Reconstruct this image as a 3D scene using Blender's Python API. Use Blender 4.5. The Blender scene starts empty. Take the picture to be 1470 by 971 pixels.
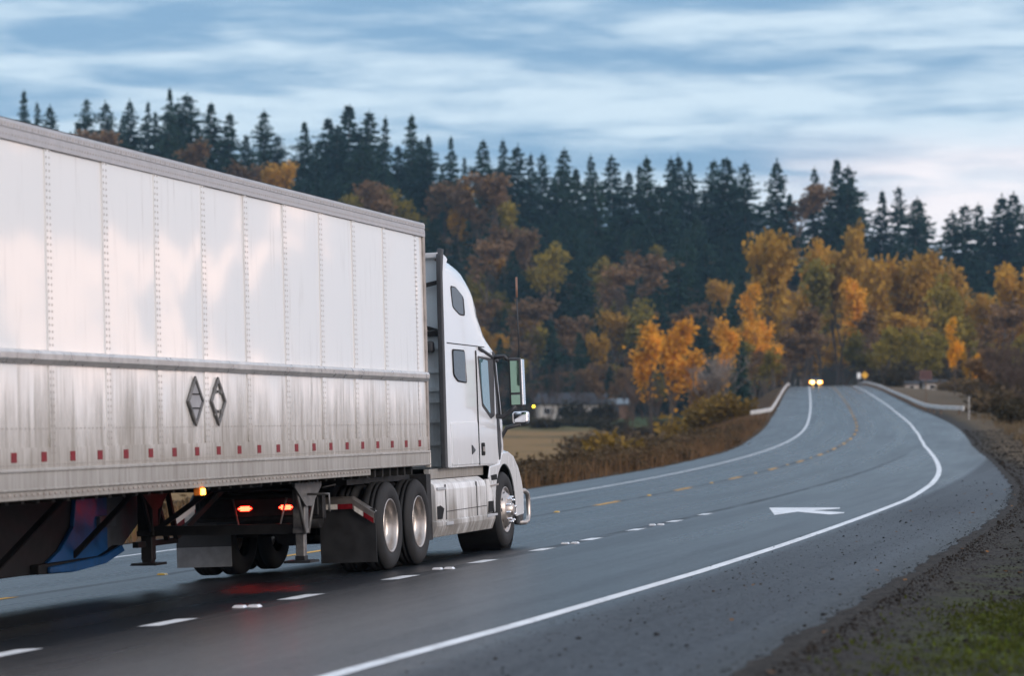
import bpy, bmesh, math, random
import numpy as np
from mathutils import Vector, Matrix
random.seed(7)
rng = np.random.default_rng(7)
sc = bpy.context.scene
EXPOSURE = 0.50; HAZE = 0.00009
COL = sc.collection
PI = math.pi

# ------------------------------------------------------------------ camera model (eye at the origin, looking along +Y)
FPX = 4090.0
PITCH = math.atan((600 - 485.5) / FPX)

# ------------------------------------------------------------------ road alignment
XK = [(-80,-30.6),(-40,-21.1),(0,-11.75),(20,-7.15),(34,-4.09),(50,-.72),(70,3.372),(90,7.277),(110,10.958),(130,14.382),(150,17.528),(170,20.39),(190,22.984),(210,25.348),(230,27.58),(250,29.76),(270,31.9),(300,35.05),(340,39.2),(400,45.4),(471,52.7),(530,58.7),(600,65.5),(700,74),(900,84)]
ZK = [(-80,-1.6),(-40,-1.68),(0,-1.75),(20,-1.80),(34,-1.865),(50,-1.913),(70,-1.915),(90,-1.855),(110,-1.736),(130,-1.561),(150,-1.332),(170,-1.052),(190,-.724),(210,-.35),(230,.07),(250,.53),(270,1.03),(300,1.75),(340,2.68),(400,3.95),(440,4.68),(471,5.2),(500,5.5),(530,5.6),(560,5.5),(620,4.9),(700,3.8),(900,2)]
def spline(K):
    x = np.array([k[0] for k in K], float); y = np.array([k[1] for k in K], float); n = len(x)
    A = np.zeros((n, n)); b = np.zeros(n); A[0, 0] = A[-1, -1] = 1; h = np.diff(x)
    for i in range(1, n-1):
        A[i, i-1] = h[i-1]; A[i, i] = 2*(h[i-1]+h[i]); A[i, i+1] = h[i]
        b[i] = 6*((y[i+1]-y[i])/h[i]-(y[i]-y[i-1])/h[i-1])
    m = np.linalg.solve(A, b)
    def f(t):
        t = np.asarray(t, float); i = np.clip(np.searchsorted(x, t)-1, 0, n-2)
        a = x[i+1]-t; c = t-x[i]; hh = h[i]
        return m[i]*a**3/(6*hh)+m[i+1]*c**3/(6*hh)+(y[i]/hh-m[i]*hh/6)*a+(y[i+1]/hh-m[i+1]*hh/6)*c
    return f
fx, fz = spline(XK), spline(ZK)
def ip(x, pts): return np.interp(x, [p[0] for p in pts], [p[1] for p in pts])
def bank(s): return ip(s, [(-80,.055),(180,.055),(210,.05),(250,.045),(330,.02),(900,.02)])
def right_line(s): return ip(s, [(-80,6.7),(17,7.0),(21,7.14),(28,7.27),(34,7.30),(54,7.31),(58,7.23),(67,7.02),(76,6.71),(85,6.35),(102,5.58),(117,4.92),(132,4.34),(150,3.92),(177,3.62),(900,3.6)])
def edge_right(s): return ip(s, [(-80,9.4),(16,9.44),(28,9.48),(40,9.53),(46,9.5),(52,9.38),(60,9.15),(67,8.85),(80,8.3),(97,7.65),(112,7.05),(127,6.62),(148,6.4),(186,6.3),(235,6.1),(283,5.75),(900,5.7)])
def edge_left(s): return ip(s, [(-80,-6.2),(49,-6.1),(80,-6.4),(99,-6.2),(115,-5.9),(142,-5.75),(180,-6.5),(240,-6.8),(900,-6.9)])
def nrm(s):
    d = fx(s+.5)-fx(s-.5); q = np.sqrt(1+d*d)
    return 1/q, -d/q
def road_pt(s, lat, dz=0.0):
    nx, ny = nrm(s)
    return (float(fx(s)+nx*lat), float(s+ny*lat), float(fz(s)+bank(s)*lat+dz))
def locate(X, Y):
    X = np.asarray(X, float); Y = np.asarray(Y, float)
    st = np.clip(Y, -79, 899)
    for _ in range(6):
        d = fx(st+.5)-fx(st-.5)
        st = np.clip(st+((X-fx(st))*d+(Y-st))/(1+d*d), -79, 899)
    nx, ny = nrm(st)
    return st, (X-fx(st))*nx+(Y-st)*ny

# ------------------------------------------------------------------ terrain
RIDGE = [(-4000,25),(-1500,60),(-300,74),(100,70),(250,70),(400,64),(500,60),(600,58),(720,51),(850,46),(1000,44),(1200,41),(1260,36),(1320,32),(1400,29),(1480,28),(1700,16),(2100,8),(6000,6)]
def smooth(a, b, x):
    t = np.clip((x-a)/(b-a), 0, 1); return t*t*(3-2*t)
def terrain(X, Y):
    X = np.asarray(X, float); Y = np.asarray(Y, float)
    st, lat = locate(X, Y)
    left = ip(Y, [(-200,-3.0),(60,-3.4),(120,-4.2),(380,-4.2),(600,-.2),(680,.6),(3000,2)])
    zr = fz(st)+bank(st)*9.0
    right = zr+ip(lat, [(9,0),(13,.15),(25,.9),(60,1.8),(300,4)])
    right = right*(1-smooth(240, 420, Y))+ip(Y, [(0,1),(240,1.2),(420,4.0),(560,5.0),(700,6)])*smooth(240, 420, Y)
    k = smooth(-10, 10, lat)
    base = left*(1-k)+right*k
    u = 735+FPX*X/np.maximum(Y, 150.0)
    zr2 = ip(u, RIDGE)
    foot = ip(u, [(-300,650),(900,650),(1100,610),(1500,600),(3000,620)])
    t = np.clip((Y-foot)/(870-foot), 0, 1)
    t = t*t*(3-2*t)*.45+t*.55
    t = t*(1-.35*smooth(930, 1500, Y))*(1-smooth(1500, 2400, Y))
    nz = np.sin(X*.031+1)*np.cos(Y*.027)*1.2+np.sin(X*.09+Y*.07)*.4
    return base+t*np.maximum(zr2-base, 0)+nz*smooth(120, 400, np.abs(lat)+Y*.2)

def T1(x, y): return float(terrain(x, y))

# ------------------------------------------------------------------ node helpers
class NT:
    def __init__(s, tree): s.t = tree; s.n = tree.nodes; s.l = tree.links
    def new(s, typ, **kw):
        n = s.n.new(typ)
        for k, v in kw.items():
            if k in ('operation','blend_type','data_type','noise_dimensions','feature','interpolation_type','sky_type','attribute_name','uv_map','distance','wave_type','clamp','use_clamp','normalize','label'):
                setattr(n, k, v)
        return n
    def set(s, sock, v):
        if hasattr(v, 'is_output'): s.l.new(v, sock)
        elif isinstance(v, (tuple, list)):
            sock.default_value = tuple(v)+((1.0,) if len(v) == 3 and len(sock.default_value) == 4 else ())
        else: sock.default_value = v
    def math(s, op, a, b=0.0, c=0.0, clamp=False):
        n = s.n.new('ShaderNodeMath'); n.operation = op; n.use_clamp = clamp
        s.set(n.inputs[0], a); s.set(n.inputs[1], b)
        if op in ('MULTIPLY_ADD','COMPARE'): s.set(n.inputs[2], c)
        return n.outputs[0]
    def mix(s, f, a, b, blend='MIX'):
        n = s.n.new('ShaderNodeMixRGB'); n.blend_type = blend
        s.set(n.inputs[0], f); s.set(n.inputs[1], a); s.set(n.inputs[2], b)
        return n.outputs[0]
    def noise(s, vec, scale, detail=4, rough=.55, dist=0.0):
        n = s.n.new('ShaderNodeTexNoise')
        if vec is not None: s.l.new(vec, n.inputs['Vector'])
        n.inputs['Scale'].default_value = scale; n.inputs['Detail'].default_value = detail
        n.inputs['Roughness'].default_value = rough; n.inputs['Distortion'].default_value = dist
        return n.outputs[0]
    def ramp(s, f, lo, hi, a=0.0, b=1.0, smoothstep=True):
        n = s.n.new('ShaderNodeMapRange'); n.interpolation_type = 'SMOOTHSTEP' if smoothstep else 'LINEAR'
        s.set(n.inputs[0], f); s.set(n.inputs[1], lo); s.set(n.inputs[2], hi); s.set(n.inputs[3], a); s.set(n.inputs[4], b)
        return n.outputs[0]
    def obj(s): return s.n.new('ShaderNodeTexCoord').outputs['Object']
    def scale(s, vec, k):
        n = s.n.new('ShaderNodeVectorMath'); n.operation = 'MULTIPLY'
        s.l.new(vec, n.inputs[0]); n.inputs[1].default_value = k; return n.outputs[0]
    def sep(s, vec):
        n = s.n.new('ShaderNodeSeparateXYZ'); s.l.new(vec, n.inputs[0]); return n.outputs
    def bump(s, h, strength=.3, dist=.02):
        n = s.n.new('ShaderNodeBump'); s.set(n.inputs['Height'], h)
        n.inputs['Strength'].default_value = strength; n.inputs['Distance'].default_value = dist
        return n.outputs[0]

def material(name):
    m = bpy.data.materials.new(name); m.use_nodes = True
    nt = NT(m.node_tree); b = m.node_tree.nodes['Principled BSDF']
    return m, nt, b
def plain(name, col, rough=.5, metal=0.0, spec=.5, var=.15, vscale=6.0, coat=0.0):
    m, nt, b = material(name)
    n = nt.noise(nt.obj(), vscale, 5, .6)
    f = nt.ramp(n, .3, .7, 1-var, 1+var)
    c = nt.new('ShaderNodeVectorMath'); c.operation = 'SCALE'; c.inputs[0].default_value = col; nt.l.new(f, c.inputs['Scale'])
    nt.set(b.inputs['Base Color'], c.outputs[0])
    nt.set(b.inputs['Roughness'], nt.ramp(n, .3, .7, max(rough-.06, .02), min(rough+.08, 1)))
    b.inputs['Metallic'].default_value = metal; b.inputs['Specular IOR Level'].default_value = spec
    b.inputs['Coat Weight'].default_value = coat; b.inputs['Coat Roughness'].default_value = .08
    return m
def emitter(name, col, strength, base=(.2,.02,.01)):
    m, nt, b = material(name)
    b.inputs['Base Color'].default_value = (*base, 1); b.inputs['Roughness'].default_value = .2
    b.inputs['Emission Color'].default_value = (*col, 1); b.inputs['Emission Strength'].default_value = strength
    return m

def leafmat(name, c1, c2, rough=.75):
    m, nt, b = material(name)
    oi = nt.new('ShaderNodeObjectInfo'); g = nt.new('ShaderNodeNewGeometry')
    r = nt.math('ADD', nt.math('MULTIPLY', oi.outputs['Random'], .65), nt.math('MULTIPLY', g.outputs['Random Per Island'], .35))
    col = nt.mix(r, c1, c2)
    v = nt.ramp(nt.noise(nt.obj(), .35, 3), .3, .7, .7, 1.25)
    col = nt.mix(1.0, col, v, 'MULTIPLY')
    nt.set(b.inputs['Base Color'], col)
    b.inputs['Roughness'].default_value = rough; b.inputs['Specular IOR Level'].default_value = .15
    tr = nt.new('ShaderNodeBsdfTranslucent'); nt.set(tr.inputs['Color'], col)
    mx = nt.new('ShaderNodeMixShader'); mx.inputs[0].default_value = .3
    nt.l.new(b.outputs[0], mx.inputs[1]); nt.l.new(tr.outputs[0], mx.inputs[2])
    nt.l.new(mx.outputs[0], m.node_tree.nodes['Material Output'].inputs['Surface'])
    return m

# ------------------------------------------------------------------ mesh builder
class MB:
    def __init__(s): s.v = []; s.f = []; s.mi = []; s.sm = []
    def add(s, vs, fs, mi=0, sm=False):
        o = len(s.v); s.v.extend([tuple(map(float, p)) for p in vs])
        for f in fs: s.f.append([o+i for i in f]); s.mi.append(mi); s.sm.append(sm)
        return s
    def box(s, x0, x1, y0, y1, z0, z1, mi=0):
        vs = [(x, y, z) for x in (x0, x1) for y in (y0, y1) for z in (z0, z1)]
        return s.add(vs, [(0,1,3,2),(4,6,7,5),(0,4,5,1),(2,3,7,6),(0,2,6,4),(1,5,7,3)], mi)
    def prism(s, pts, axis, a, b, mi=0):
        # pts: 2D polygon; axis 'y': pts are (x,z); axis 'x': (y,z); axis 'z': (x,y)
        def P(p, t): return (p[0], t, p[1]) if axis == 'y' else (t, p[0], p[1]) if axis == 'x' else (p[0], p[1], t)
        n = len(pts); vs = [P(p, a) for p in pts]+[P(p, b) for p in pts]
        fs = [tuple(range(n))[::-1], tuple(range(n, 2*n))]+[(i, (i+1) % n, n+(i+1) % n, n+i) for i in range(n)]
        return s.add(vs, fs, mi)
    def tube(s, pts, r, n=8, mi=0, caps=True, r1=None, sm=True):
        pts = [Vector(p) for p in pts]; o = len(s.v); k = len(pts)
        d0 = (pts[1]-pts[0]).normalized()
        a = d0.orthogonal().normalized()
        for i, p in enumerate(pts):
            d = (pts[min(i+1, k-1)]-pts[max(i-1, 0)]).normalized()
            a = (a-d*a.dot(d))
            if a.length < 1e-6: a = d.orthogonal()
            a.normalize(); b = d.cross(a)
            rr = r if r1 is None else r+(r1-r)*i/(k-1)
            for j in range(n):
                t = 2*PI*j/n; q = p+(a*math.cos(t)+b*math.sin(t))*rr; s.v.append(tuple(q))
        for i in range(k-1):
            for j in range(n):
                s.f.append([o+i*n+j, o+i*n+(j+1) % n, o+(i+1)*n+(j+1) % n, o+(i+1)*n+j]); s.mi.append(mi); s.sm.append(sm)
        if caps:
            s.f.append([o+j for j in range(n)][::-1]); s.mi.append(mi); s.sm.append(False)
            s.f.append([o+(k-1)*n+j for j in range(n)]); s.mi.append(mi); s.sm.append(False)
        return s
    def bar(s, p, q, w, h=None, mi=0):
        # rectangular bar from p to q
        p, q = Vector(p), Vector(q); h = h or w
        d = (q-p).normalized(); a = d.cross(Vector((0, 0, 1)))
        if a.length < 1e-3: a = d.cross(Vector((0, 1, 0)))
        a.normalize(); b = a.cross(d)
        vs = [e+a*sx*w/2+b*sz*h/2 for e in (p, q) for sx, sz in ((-1,-1),(1,-1),(1,1),(-1,1))]
        return s.add(vs, [(3,2,1,0),(4,5,6,7)]+[(i, (i+1) % 4, 4+(i+1) % 4, 4+i) for i in range(4)], mi)
    def lathe_y(s, prof, cx, cz, n=40, mi=0, sm=True):
        # prof: list of (radius, y) revolved about the y axis through (cx, cz)
        o = len(s.v); k = len(prof)
        for r, y in prof:
            for j in range(n):
                t = 2*PI*j/n; s.v.append((cx+r*math.cos(t), y, cz+r*math.sin(t)))
        for i in range(k-1):
            for j in range(n):
                s.f.append([o+i*n+j, o+(i+1)*n+j, o+(i+1)*n+(j+1) % n, o+i*n+(j+1) % n]); s.mi.append(mi); s.sm.append(sm)
        return s
    def build(s, name, mats, parent=None, bevel=0.0, segs=2, loc=None):
        me = bpy.data.meshes.new(name)
        me.from_pydata(s.v, [], s.f)
        for m in (mats if isinstance(mats, (list, tuple)) else [mats]): me.materials.append(m)
        me.polygons.foreach_set('material_index', s.mi); me.polygons.foreach_set('use_smooth', s.sm)
        me.update()
        o = bpy.data.objects.new(name, me); COL.objects.link(o)
        if parent is not None: o.parent = parent
        if loc is not None: o.location = loc
        if bevel > 0:
            bm = bmesh.new(); bm.from_mesh(me); bmesh.ops.recalc_face_normals(bm, faces=bm.faces); bm.to_mesh(me); bm.free()
            b = o.modifiers.new('bevel', 'BEVEL'); b.width = bevel; b.segments = segs; b.limit_method = 'ANGLE'; b.angle_limit = math.radians(35)
            b.harden_normals = False
        return o

def empty(name, loc=(0,0,0), mat=None):
    o = bpy.data.objects.new(name, None); COL.objects.link(o); o.empty_display_size = .3
    if mat is not None: o.matrix_world = mat
    else: o.location = loc
    return o
def tag(o, label=None, cat=None, group=None, kind=None):
    if label: o['label'] = label
    if cat: o['category'] = cat
    if group: o['group'] = group
    if kind: o['kind'] = kind
    return o
def copy_tree(o, parent=None):
    c = o.copy(); COL.objects.link(c); c.parent = parent
    for ch in list(o.children): copy_tree(ch, c)
    return c
# ================================================================== world, sun, camera
def build_world():
    w = bpy.data.worlds.new('World'); sc.world = w; w.use_nodes = True
    nt = NT(w.node_tree); bg = w.node_tree.nodes['Background']
    sky = nt.new('ShaderNodeTexSky'); sky.sky_type = 'NISHITA'; sky.sun_disc = False
    sky.sun_elevation = SUN_EL; sky.sun_rotation = SUN_AZ; sky.air_density = 1.0; sky.dust_density = 1.5; sky.ozone_density = 2.0
    d = nt.n.new('ShaderNodeTexCoord').outputs['Generated']
    X, Y, Z = nt.sep(d)
    # layered stratus: wide flat bands, ragged by a second warp noise
    warp = nt.noise(nt.scale(d, (9, 9, 40)), 1.0, 3)
    wv = nt.new('ShaderNodeCombineXYZ'); nt.l.new(warp, wv.inputs[2]); nt.l.new(nt.math('MULTIPLY', warp, 1.5), wv.inputs[0])
    va = nt.new('ShaderNodeVectorMath'); va.operation = 'ADD'
    nt.l.new(nt.scale(d, (7.5, 7.5, 54.0)), va.inputs[0]); nt.l.new(nt.scale(wv.outputs[0], (.9, 0, .9)), va.inputs[1])
    n1 = nt.noise(va.outputs[0], 1.15, 6, .52)
    n2 = nt.noise(nt.scale(d, (22, 22, 120)), 1.0, 4, .5)
    n5 = nt.noise(nt.scale(d, (13, 13, 84)), 1.0, 5, .55, .35)
    f = nt.math('ADD', nt.math('MULTIPLY', n1, .48), nt.math('ADD', nt.math('MULTIPLY', n2, .14), nt.math('MULTIPLY', n5, .38)))
    cl = nt.ramp(f, .40, .61)
    # bright slit of cleared air near the horizon, stronger to the right
    lo = nt.ramp(Z, .086, .106, 1.0, 0.0)
    rt = nt.ramp(nt.math('DIVIDE', X, nt.math('MAXIMUM', Y, .05)), .05, .15)
    slit = nt.math('MULTIPLY', nt.math('MULTIPLY', lo, rt), nt.ramp(n1, .40, .56, .35, 1.0))
    blue = (.175, .306, .462); pale = (.51, .62, .71); pink = (.86, .78, .79)
    c = nt.mix(cl, blue, pale)
    c = nt.mix(nt.math('MULTIPLY', slit, nt.ramp(n2, .3, .65, .45, .85)), c, pink)
    # warm torn clouds off to the right and behind the camera
    az = nt.new('ShaderNodeVectorMath'); az.operation = 'DOT_PRODUCT'; nt.l.new(d, az.inputs[0]); az.inputs[1].default_value = (.80, -.60, 0)
    behind = nt.ramp(az.outputs['Value'], -.40, -.10)
    n3 = nt.noise(nt.scale(d, (7, 7, 17)), 1.25, 4, .5, .6)
    warm = nt.mix(nt.ramp(n3, .525, .555), (.50, .58, .72), (1.95, 1.42, 1.26))
    c = nt.mix(behind, c, warm)
    up = nt.ramp(Z, .15, .6)
    c = nt.mix(up, c, (.56, .64, .78))
    sc10 = nt.new('ShaderNodeVectorMath'); sc10.operation = 'SCALE'; nt.l.new(c, sc10.inputs[0]); sc10.inputs['Scale'].default_value = 10.0
    mixed = nt.mix(.90, sky.outputs[0], sc10.outputs[0])
    nt.l.new(mixed, bg.inputs['Color']); bg.inputs['Strength'].default_value = .1

SUN_EL = math.radians(22); SUN_AZ = math.radians(128)   # azimuth clockwise from +Y
build_world()
L = bpy.data.lights.new('sun', 'SUN'); L.energy = 1.1; L.angle = math.radians(22); L.color = (1, .90, .82)
so = bpy.data.objects.new('sun', L); COL.objects.link(so)
sd = Vector((math.sin(SUN_AZ)*math.cos(SUN_EL), math.cos(SUN_AZ)*math.cos(SUN_EL), math.sin(SUN_EL)))
so.rotation_euler = sd.to_track_quat('Z', 'Y').to_euler(); so.location = sd*60

cam = bpy.data.cameras.new('camera'); co = bpy.data.objects.new('camera', cam); COL.objects.link(co)
cam.sensor_width = 36; cam.lens = FPX/1470*36; cam.clip_start = .5; cam.clip_end = 6000
co.rotation_euler = (PI/2+PITCH, 0, 0); co.location = (0, 0, 0)
cam.dof.use_dof = True; cam.dof.focus_distance = 33.5; cam.dof.aperture_fstop = 2.2; cam.dof.aperture_blades = 9
sc.camera = co
sc.view_settings.view_transform = 'Standard'; sc.view_settings.look = 'None'; sc.view_settings.exposure = EXPOSURE; sc.view_settings.gamma = 1
sc.view_settings.use_curve_mapping = False
sc.cycles.use_denoising = True
sc.cycles.max_bounces = 8; sc.cycles.diffuse_bounces = 3; sc.cycles.glossy_bounces = 3; sc.cycles.volume_bounces = 1
sc.cycles.sample_clamp_indirect = 6

# ================================================================== road surface
def stations(a, b):
    s = []; t = a
    while t < b:
        s.append(t); t += .8 if 8 < t < 70 else 1.5 if t < 260 else 4.0
    s.append(b); return np.array(s)
def strip(name, S, lats, dz, mat, kind='structure', zfun=None, uv=True):
    """lats: list of functions station -> lateral offset"""
    vs = []; uvs = []; n = len(lats)
    for s in S:
        for lf in lats:
            la = float(lf(s)); p = road_pt(s, la, dz)
            if zfun: p = (p[0], p[1], zfun(s, la, p))
            vs.append(p); uvs.append((la, s))
    fs = [(i*n+j, i*n+j+1, (i+1)*n+j+1, (i+1)*n+j) for i in range(len(S)-1) for j in range(n-1)]
    mb = MB(); mb.add(vs, fs, 0, True); o = mb.build(name, mat)
    ul = o.data.uv_layers.new(name='road'); idx = np.zeros(len(o.data.loops), int); o.data.loops.foreach_get('vertex_index', idx)
    ul.data.foreach_set('uv', np.array(uvs)[idx].ravel())
    if kind: tag(o, kind=kind)
    return o

def asphalt():
    m, nt, b = material('asphalt')
    uvn = nt.new('ShaderNodeUVMap', uv_map='road'); la, s, _ = nt.sep(uvn.outputs[0])
    P = nt.n.new('ShaderNodeTexCoord').outputs['Object']
    fine = nt.noise(P, 60, 3, .6); mid = nt.noise(P, 2.2, 5, .6); grit = nt.noise(P, 17, 5, .75); big = nt.noise(nt.scale(uvn.outputs[0], (.5, .035, 1)), 1.0, 4, .6)
    streak = nt.noise(nt.scale(uvn.outputs[0], (3.0, .02, 1)), 1.0, 4, .6)
    col = nt.mix(nt.ramp(fine, .3, .7), (.012, .015, .019), (.027, .033, .041))
    col = nt.mix(nt.math('MULTIPLY', nt.ramp(mid, .45, .75), .35), col, (.032, .033, .036))
    col = nt.mix(nt.ramp(grit, .35, .65, .45, 0.0), col, (.014, .015, .018))
    # wheel tracks polished darker in each lane
    def track(c, w):
        return nt.ramp(nt.math('ABSOLUTE', nt.math('SUBTRACT', la, c)), w*.35, w, 1.0, 0.0)
    tr = track(-2.65, .5)
    for c in (-.95, .95, 2.75): tr = nt.math('MAXIMUM', tr, track(c, .5))
    tr = nt.math('MULTIPLY', tr, nt.ramp(streak, .25, .6, .35, 1.0))
    # old grinding scars where lane lines were moved: under the yellow and the white dashes
    sc1 = nt.ramp(nt.math('ABSOLUTE', nt.math('ADD', la, .0)), .09, .15, 1.0, 0.0)
    sc2 = nt.math('MULTIPLY', nt.ramp(nt.math('ABSOLUTE', nt.math('SUBTRACT', la, 3.97)), .08, .15, 1.0, 0.0), nt.ramp(s, 90, 130, 1.0, 0.0))
    scar = nt.math('MULTIPLY', nt.math('MAXIMUM', sc1, sc2), nt.ramp(nt.noise(nt.scale(uvn.outputs[0], (4, .35, 1)), 1.0, 3), .32, .55, .25, 1.0))
    col = nt.mix(nt.math('MULTIPLY', scar, .8), col, (.014, .015, .018))
    # rough, browner shoulder beyond the right edge line with cracks and scatter stains
    sh = nt.ramp(la, 7.3, 7.6)
    col = nt.mix(nt.math('MULTIPLY', sh, .6), col, nt.mix(nt.ramp(grit, .38, .62), (.010, .010, .012), (.046, .044, .050)))
    vo = nt.new('ShaderNodeTexVoronoi'); nt.l.new(P, vo.inputs['Vector']); vo.inputs['Scale'].default_value = 11.0
    spots = nt.math('MULTIPLY', nt.ramp(vo.outputs['Distance'], .06, .11, 1.0, 0.0), nt.ramp(nt.noise(P, 3.0, 3), .54, .62))
    col = nt.mix(nt.math('MULTIPLY', nt.math('MULTIPLY', spots, sh), .9), col, (.008, .008, .009))
    # dirt dragged in along the ragged outer edge
    er = nt.math('ADD', nt.ramp(nt.math('SUBTRACT', la, nt.ramp(s, 52, 127, 0.0, -2.9)), 8.5, 9.5), nt.math('MULTIPLY', nt.math('SUBTRACT', nt.noise(P, 1.5, 4), .5), .7))
    col = nt.mix(nt.math('MULTIPLY', nt.ramp(er, .35, 1.0), .85), col, nt.mix(nt.ramp(grit, .4, .6), (.009, .008, .007), (.030, .026, .022)))
    # transverse seams / cracks
    w = nt.math('ADD', s, nt.math('MULTIPLY', nt.noise(P, .8, 3), 1.5))
    def crack(pos, wd, l0):
        return nt.math('MULTIPLY', nt.ramp(nt.math('ABSOLUTE', nt.math('SUBTRACT', w, pos)), wd*.4, wd, 1.0, 0.0), nt.ramp(la, l0, l0+.3))
    ck = crack(136.5, .55, 4.5)
    for pos, wd, l0 in ((22.6, .03, 7.5), (92.5, .22, 5.4), (66, .10, 2.2), (60, .10, 3.0)): ck = nt.math('MAXIMUM', ck, crack(pos, wd, l0))
    col = nt.mix(nt.math('MULTIPLY', ck, .65), col, (.010, .010, .011))
    nt.set(b.inputs['Base Color'], col)
    ro = nt.math('ADD', nt.ramp(big, .3, .7, .26, .35), nt.math('MULTIPLY', tr, -.07))
    ro = nt.math('ADD', ro, nt.math('MULTIPLY', sh, .16)); ro = nt.math('ADD', ro, nt.math('MULTIPLY', scar, .15))
    nt.set(b.inputs['Roughness'], ro)
    spc = nt.math('ADD', nt.ramp(grit, .36, .64, .07, .24), nt.math('MULTIPLY', nt.ramp(streak, .3, .7), .10))
    spc = nt.math('MULTIPLY', spc, nt.math('SUBTRACT', 1.0, nt.math('MULTIPLY', sh, .35)))
    nt.set(b.inputs['Specular IOR Level'], nt.math('MULTIPLY', spc, nt.math('SUBTRACT', 1.0, nt.math('MULTIPLY', tr, .30))))
    nt.set(b.inputs['Normal'], nt.bump(nt.math('ADD', fine, nt.math('MULTIPLY', nt.noise(P, 180, 2), .6)), .35, .012))
    return m
M_ASPH = asphalt()
SR = stations(-70, 640)
def blend(a, b, t): return lambda s: a(s)*(1-t)+b(s)*t
strip('road', SR, [edge_left, lambda s: -4.6, lambda s: -2, lambda s: 0.0, lambda s: 1.9, lambda s: 3.4, blend(lambda s: 3.4, edge_right, .5), edge_right], 0.0, M_ASPH)

def paint(name, col):
    m, nt, b = material(name)
    P = nt.obj()
    wear = nt.ramp(nt.noise(P, 9, 6, .75), .53, .66, 0.0, .6)
    soil = nt.ramp(nt.noise(P, 1.3, 4, .6), .3, .7, .82, 1.0)
    c = nt.mix(wear, nt.mix(1.0, col, soil, 'MULTIPLY'), (.16, .16, .165))
    nt.set(b.inputs['Base Color'], c); b.inputs['Roughness'].default_value = .6; b.inputs['Specular IOR Level'].default_value = .2
    nt.set(b.inputs['Normal'], nt.bump(nt.noise(P, 120, 2), .3, .008))
    return m
M_WHITE_PAINT = paint('white_paint', (.82, .83, .83)); M_YELLOW_PAINT = paint('yellow_paint', (.85, .42, .03))
def lateral(f, d): return lambda s: f(s)+d
strip('edge_line', SR, [lateral(right_line, -.07), lateral(right_line, .07)], .004, M_WHITE_PAINT)
strip('edge_line', SR, [lambda s: -3.67, lambda s: -3.53], .004, M_WHITE_PAINT)
def dashes(name, lst, lat, length, wid, mat):
    mb = MB()
    for s in lst:
        k = 4; vs = []
        for i in range(k+1):
            t = s-length/2+length*i/k
            vs += [road_pt(t, lat(t)-wid/2, .004), road_pt(t, lat(t)+wid/2, .004)]
        mb.add(vs, [(2*i, 2*i+1, 2*i+3, 2*i+2) for i in range(k)])
    return tag(mb.build(name, mat), kind='structure')
dash_lat = lambda s: ip(s, [(0,3.80),(20,3.84),(36,4.0),(60,4.06)])
WD = [50.7, 47.2, 43.5, 39.9, 36.6, 33.4, 29.85, 26.5, 23.1, 20.0, 16.6, 13.2, 9.8, 6.4]
dashes('lane_dashes', WD, dash_lat, .86, .19, M_WHITE_PAINT)
YD0 = 63.9
YD = [YD0+12.06*i for i in range(-6, 34)]
dashes('centre_line', YD, lambda s: 0.0, 3.05, .15, M_YELLOW_PAINT)
# merge arrow painted on the ending lane
AR = [(53.1,4.88),(50.7,6.39),(50.0,6.45),(49.6,6.05),(47.5,6.76),(47.0,6.79),(46.6,6.61),(49.3,5.80),(47.9,5.58),(52.6,4.94)]
mb = MB(); mb.add([road_pt(s, l, .0045) for s, l in AR], [list(range(len(AR)))]); ao = mb.build('merge_arrow', M_WHITE_PAINT); tag(ao, kind='structure')
# raised pavement markers
M_MARK_W = plain('white_marker', (.85, .86, .88), .25, 0, .6, .05); M_MARK_Y = plain('amber_marker', (.85, .50, .05), .25, 0, .6, .05)
mbw = MB(); mbw.prism([(-.055,0),(.055,0),(.035,.02),(-.035,.02)], 'y', -.05, .05)
mw_me = mbw.build('raised_marker', M_MARK_W); mby = MB(); mby.prism([(-.055,0),(.055,0),(.035,.02),(-.035,.02)], 'y', -.055, .055); my_me = mby.build('raised_marker', M_MARK_Y)
first = {}
def marker(proto, s, lat, label, group):
    o = proto if proto not in first else proto.copy()
    if proto in first: COL.objects.link(o)
    first[proto] = 1
    o.location = road_pt(s, lat, .002); d = fx(s+.5)-fx(s-.5)
    o.rotation_euler = (0, 0, -math.atan(d)); tag(o, label, 'road marker', group)
for i, s in enumerate([45.4, 38.4, 31.6, 25.0]):
    for dl in (-.065, .065):
        marker(mw_me, s, float(dash_lat(s))+dl, 'small white raised marker set between the white lane dashes', 'white raised markers along the lane dashes')
for i, s in enumerate([YD0-6.0+12.06*k for k in range(-3, 9)]):
    marker(my_me, s, 0.0, 'small amber raised marker between the yellow centre dashes', 'amber raised markers along the centre line')

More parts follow.
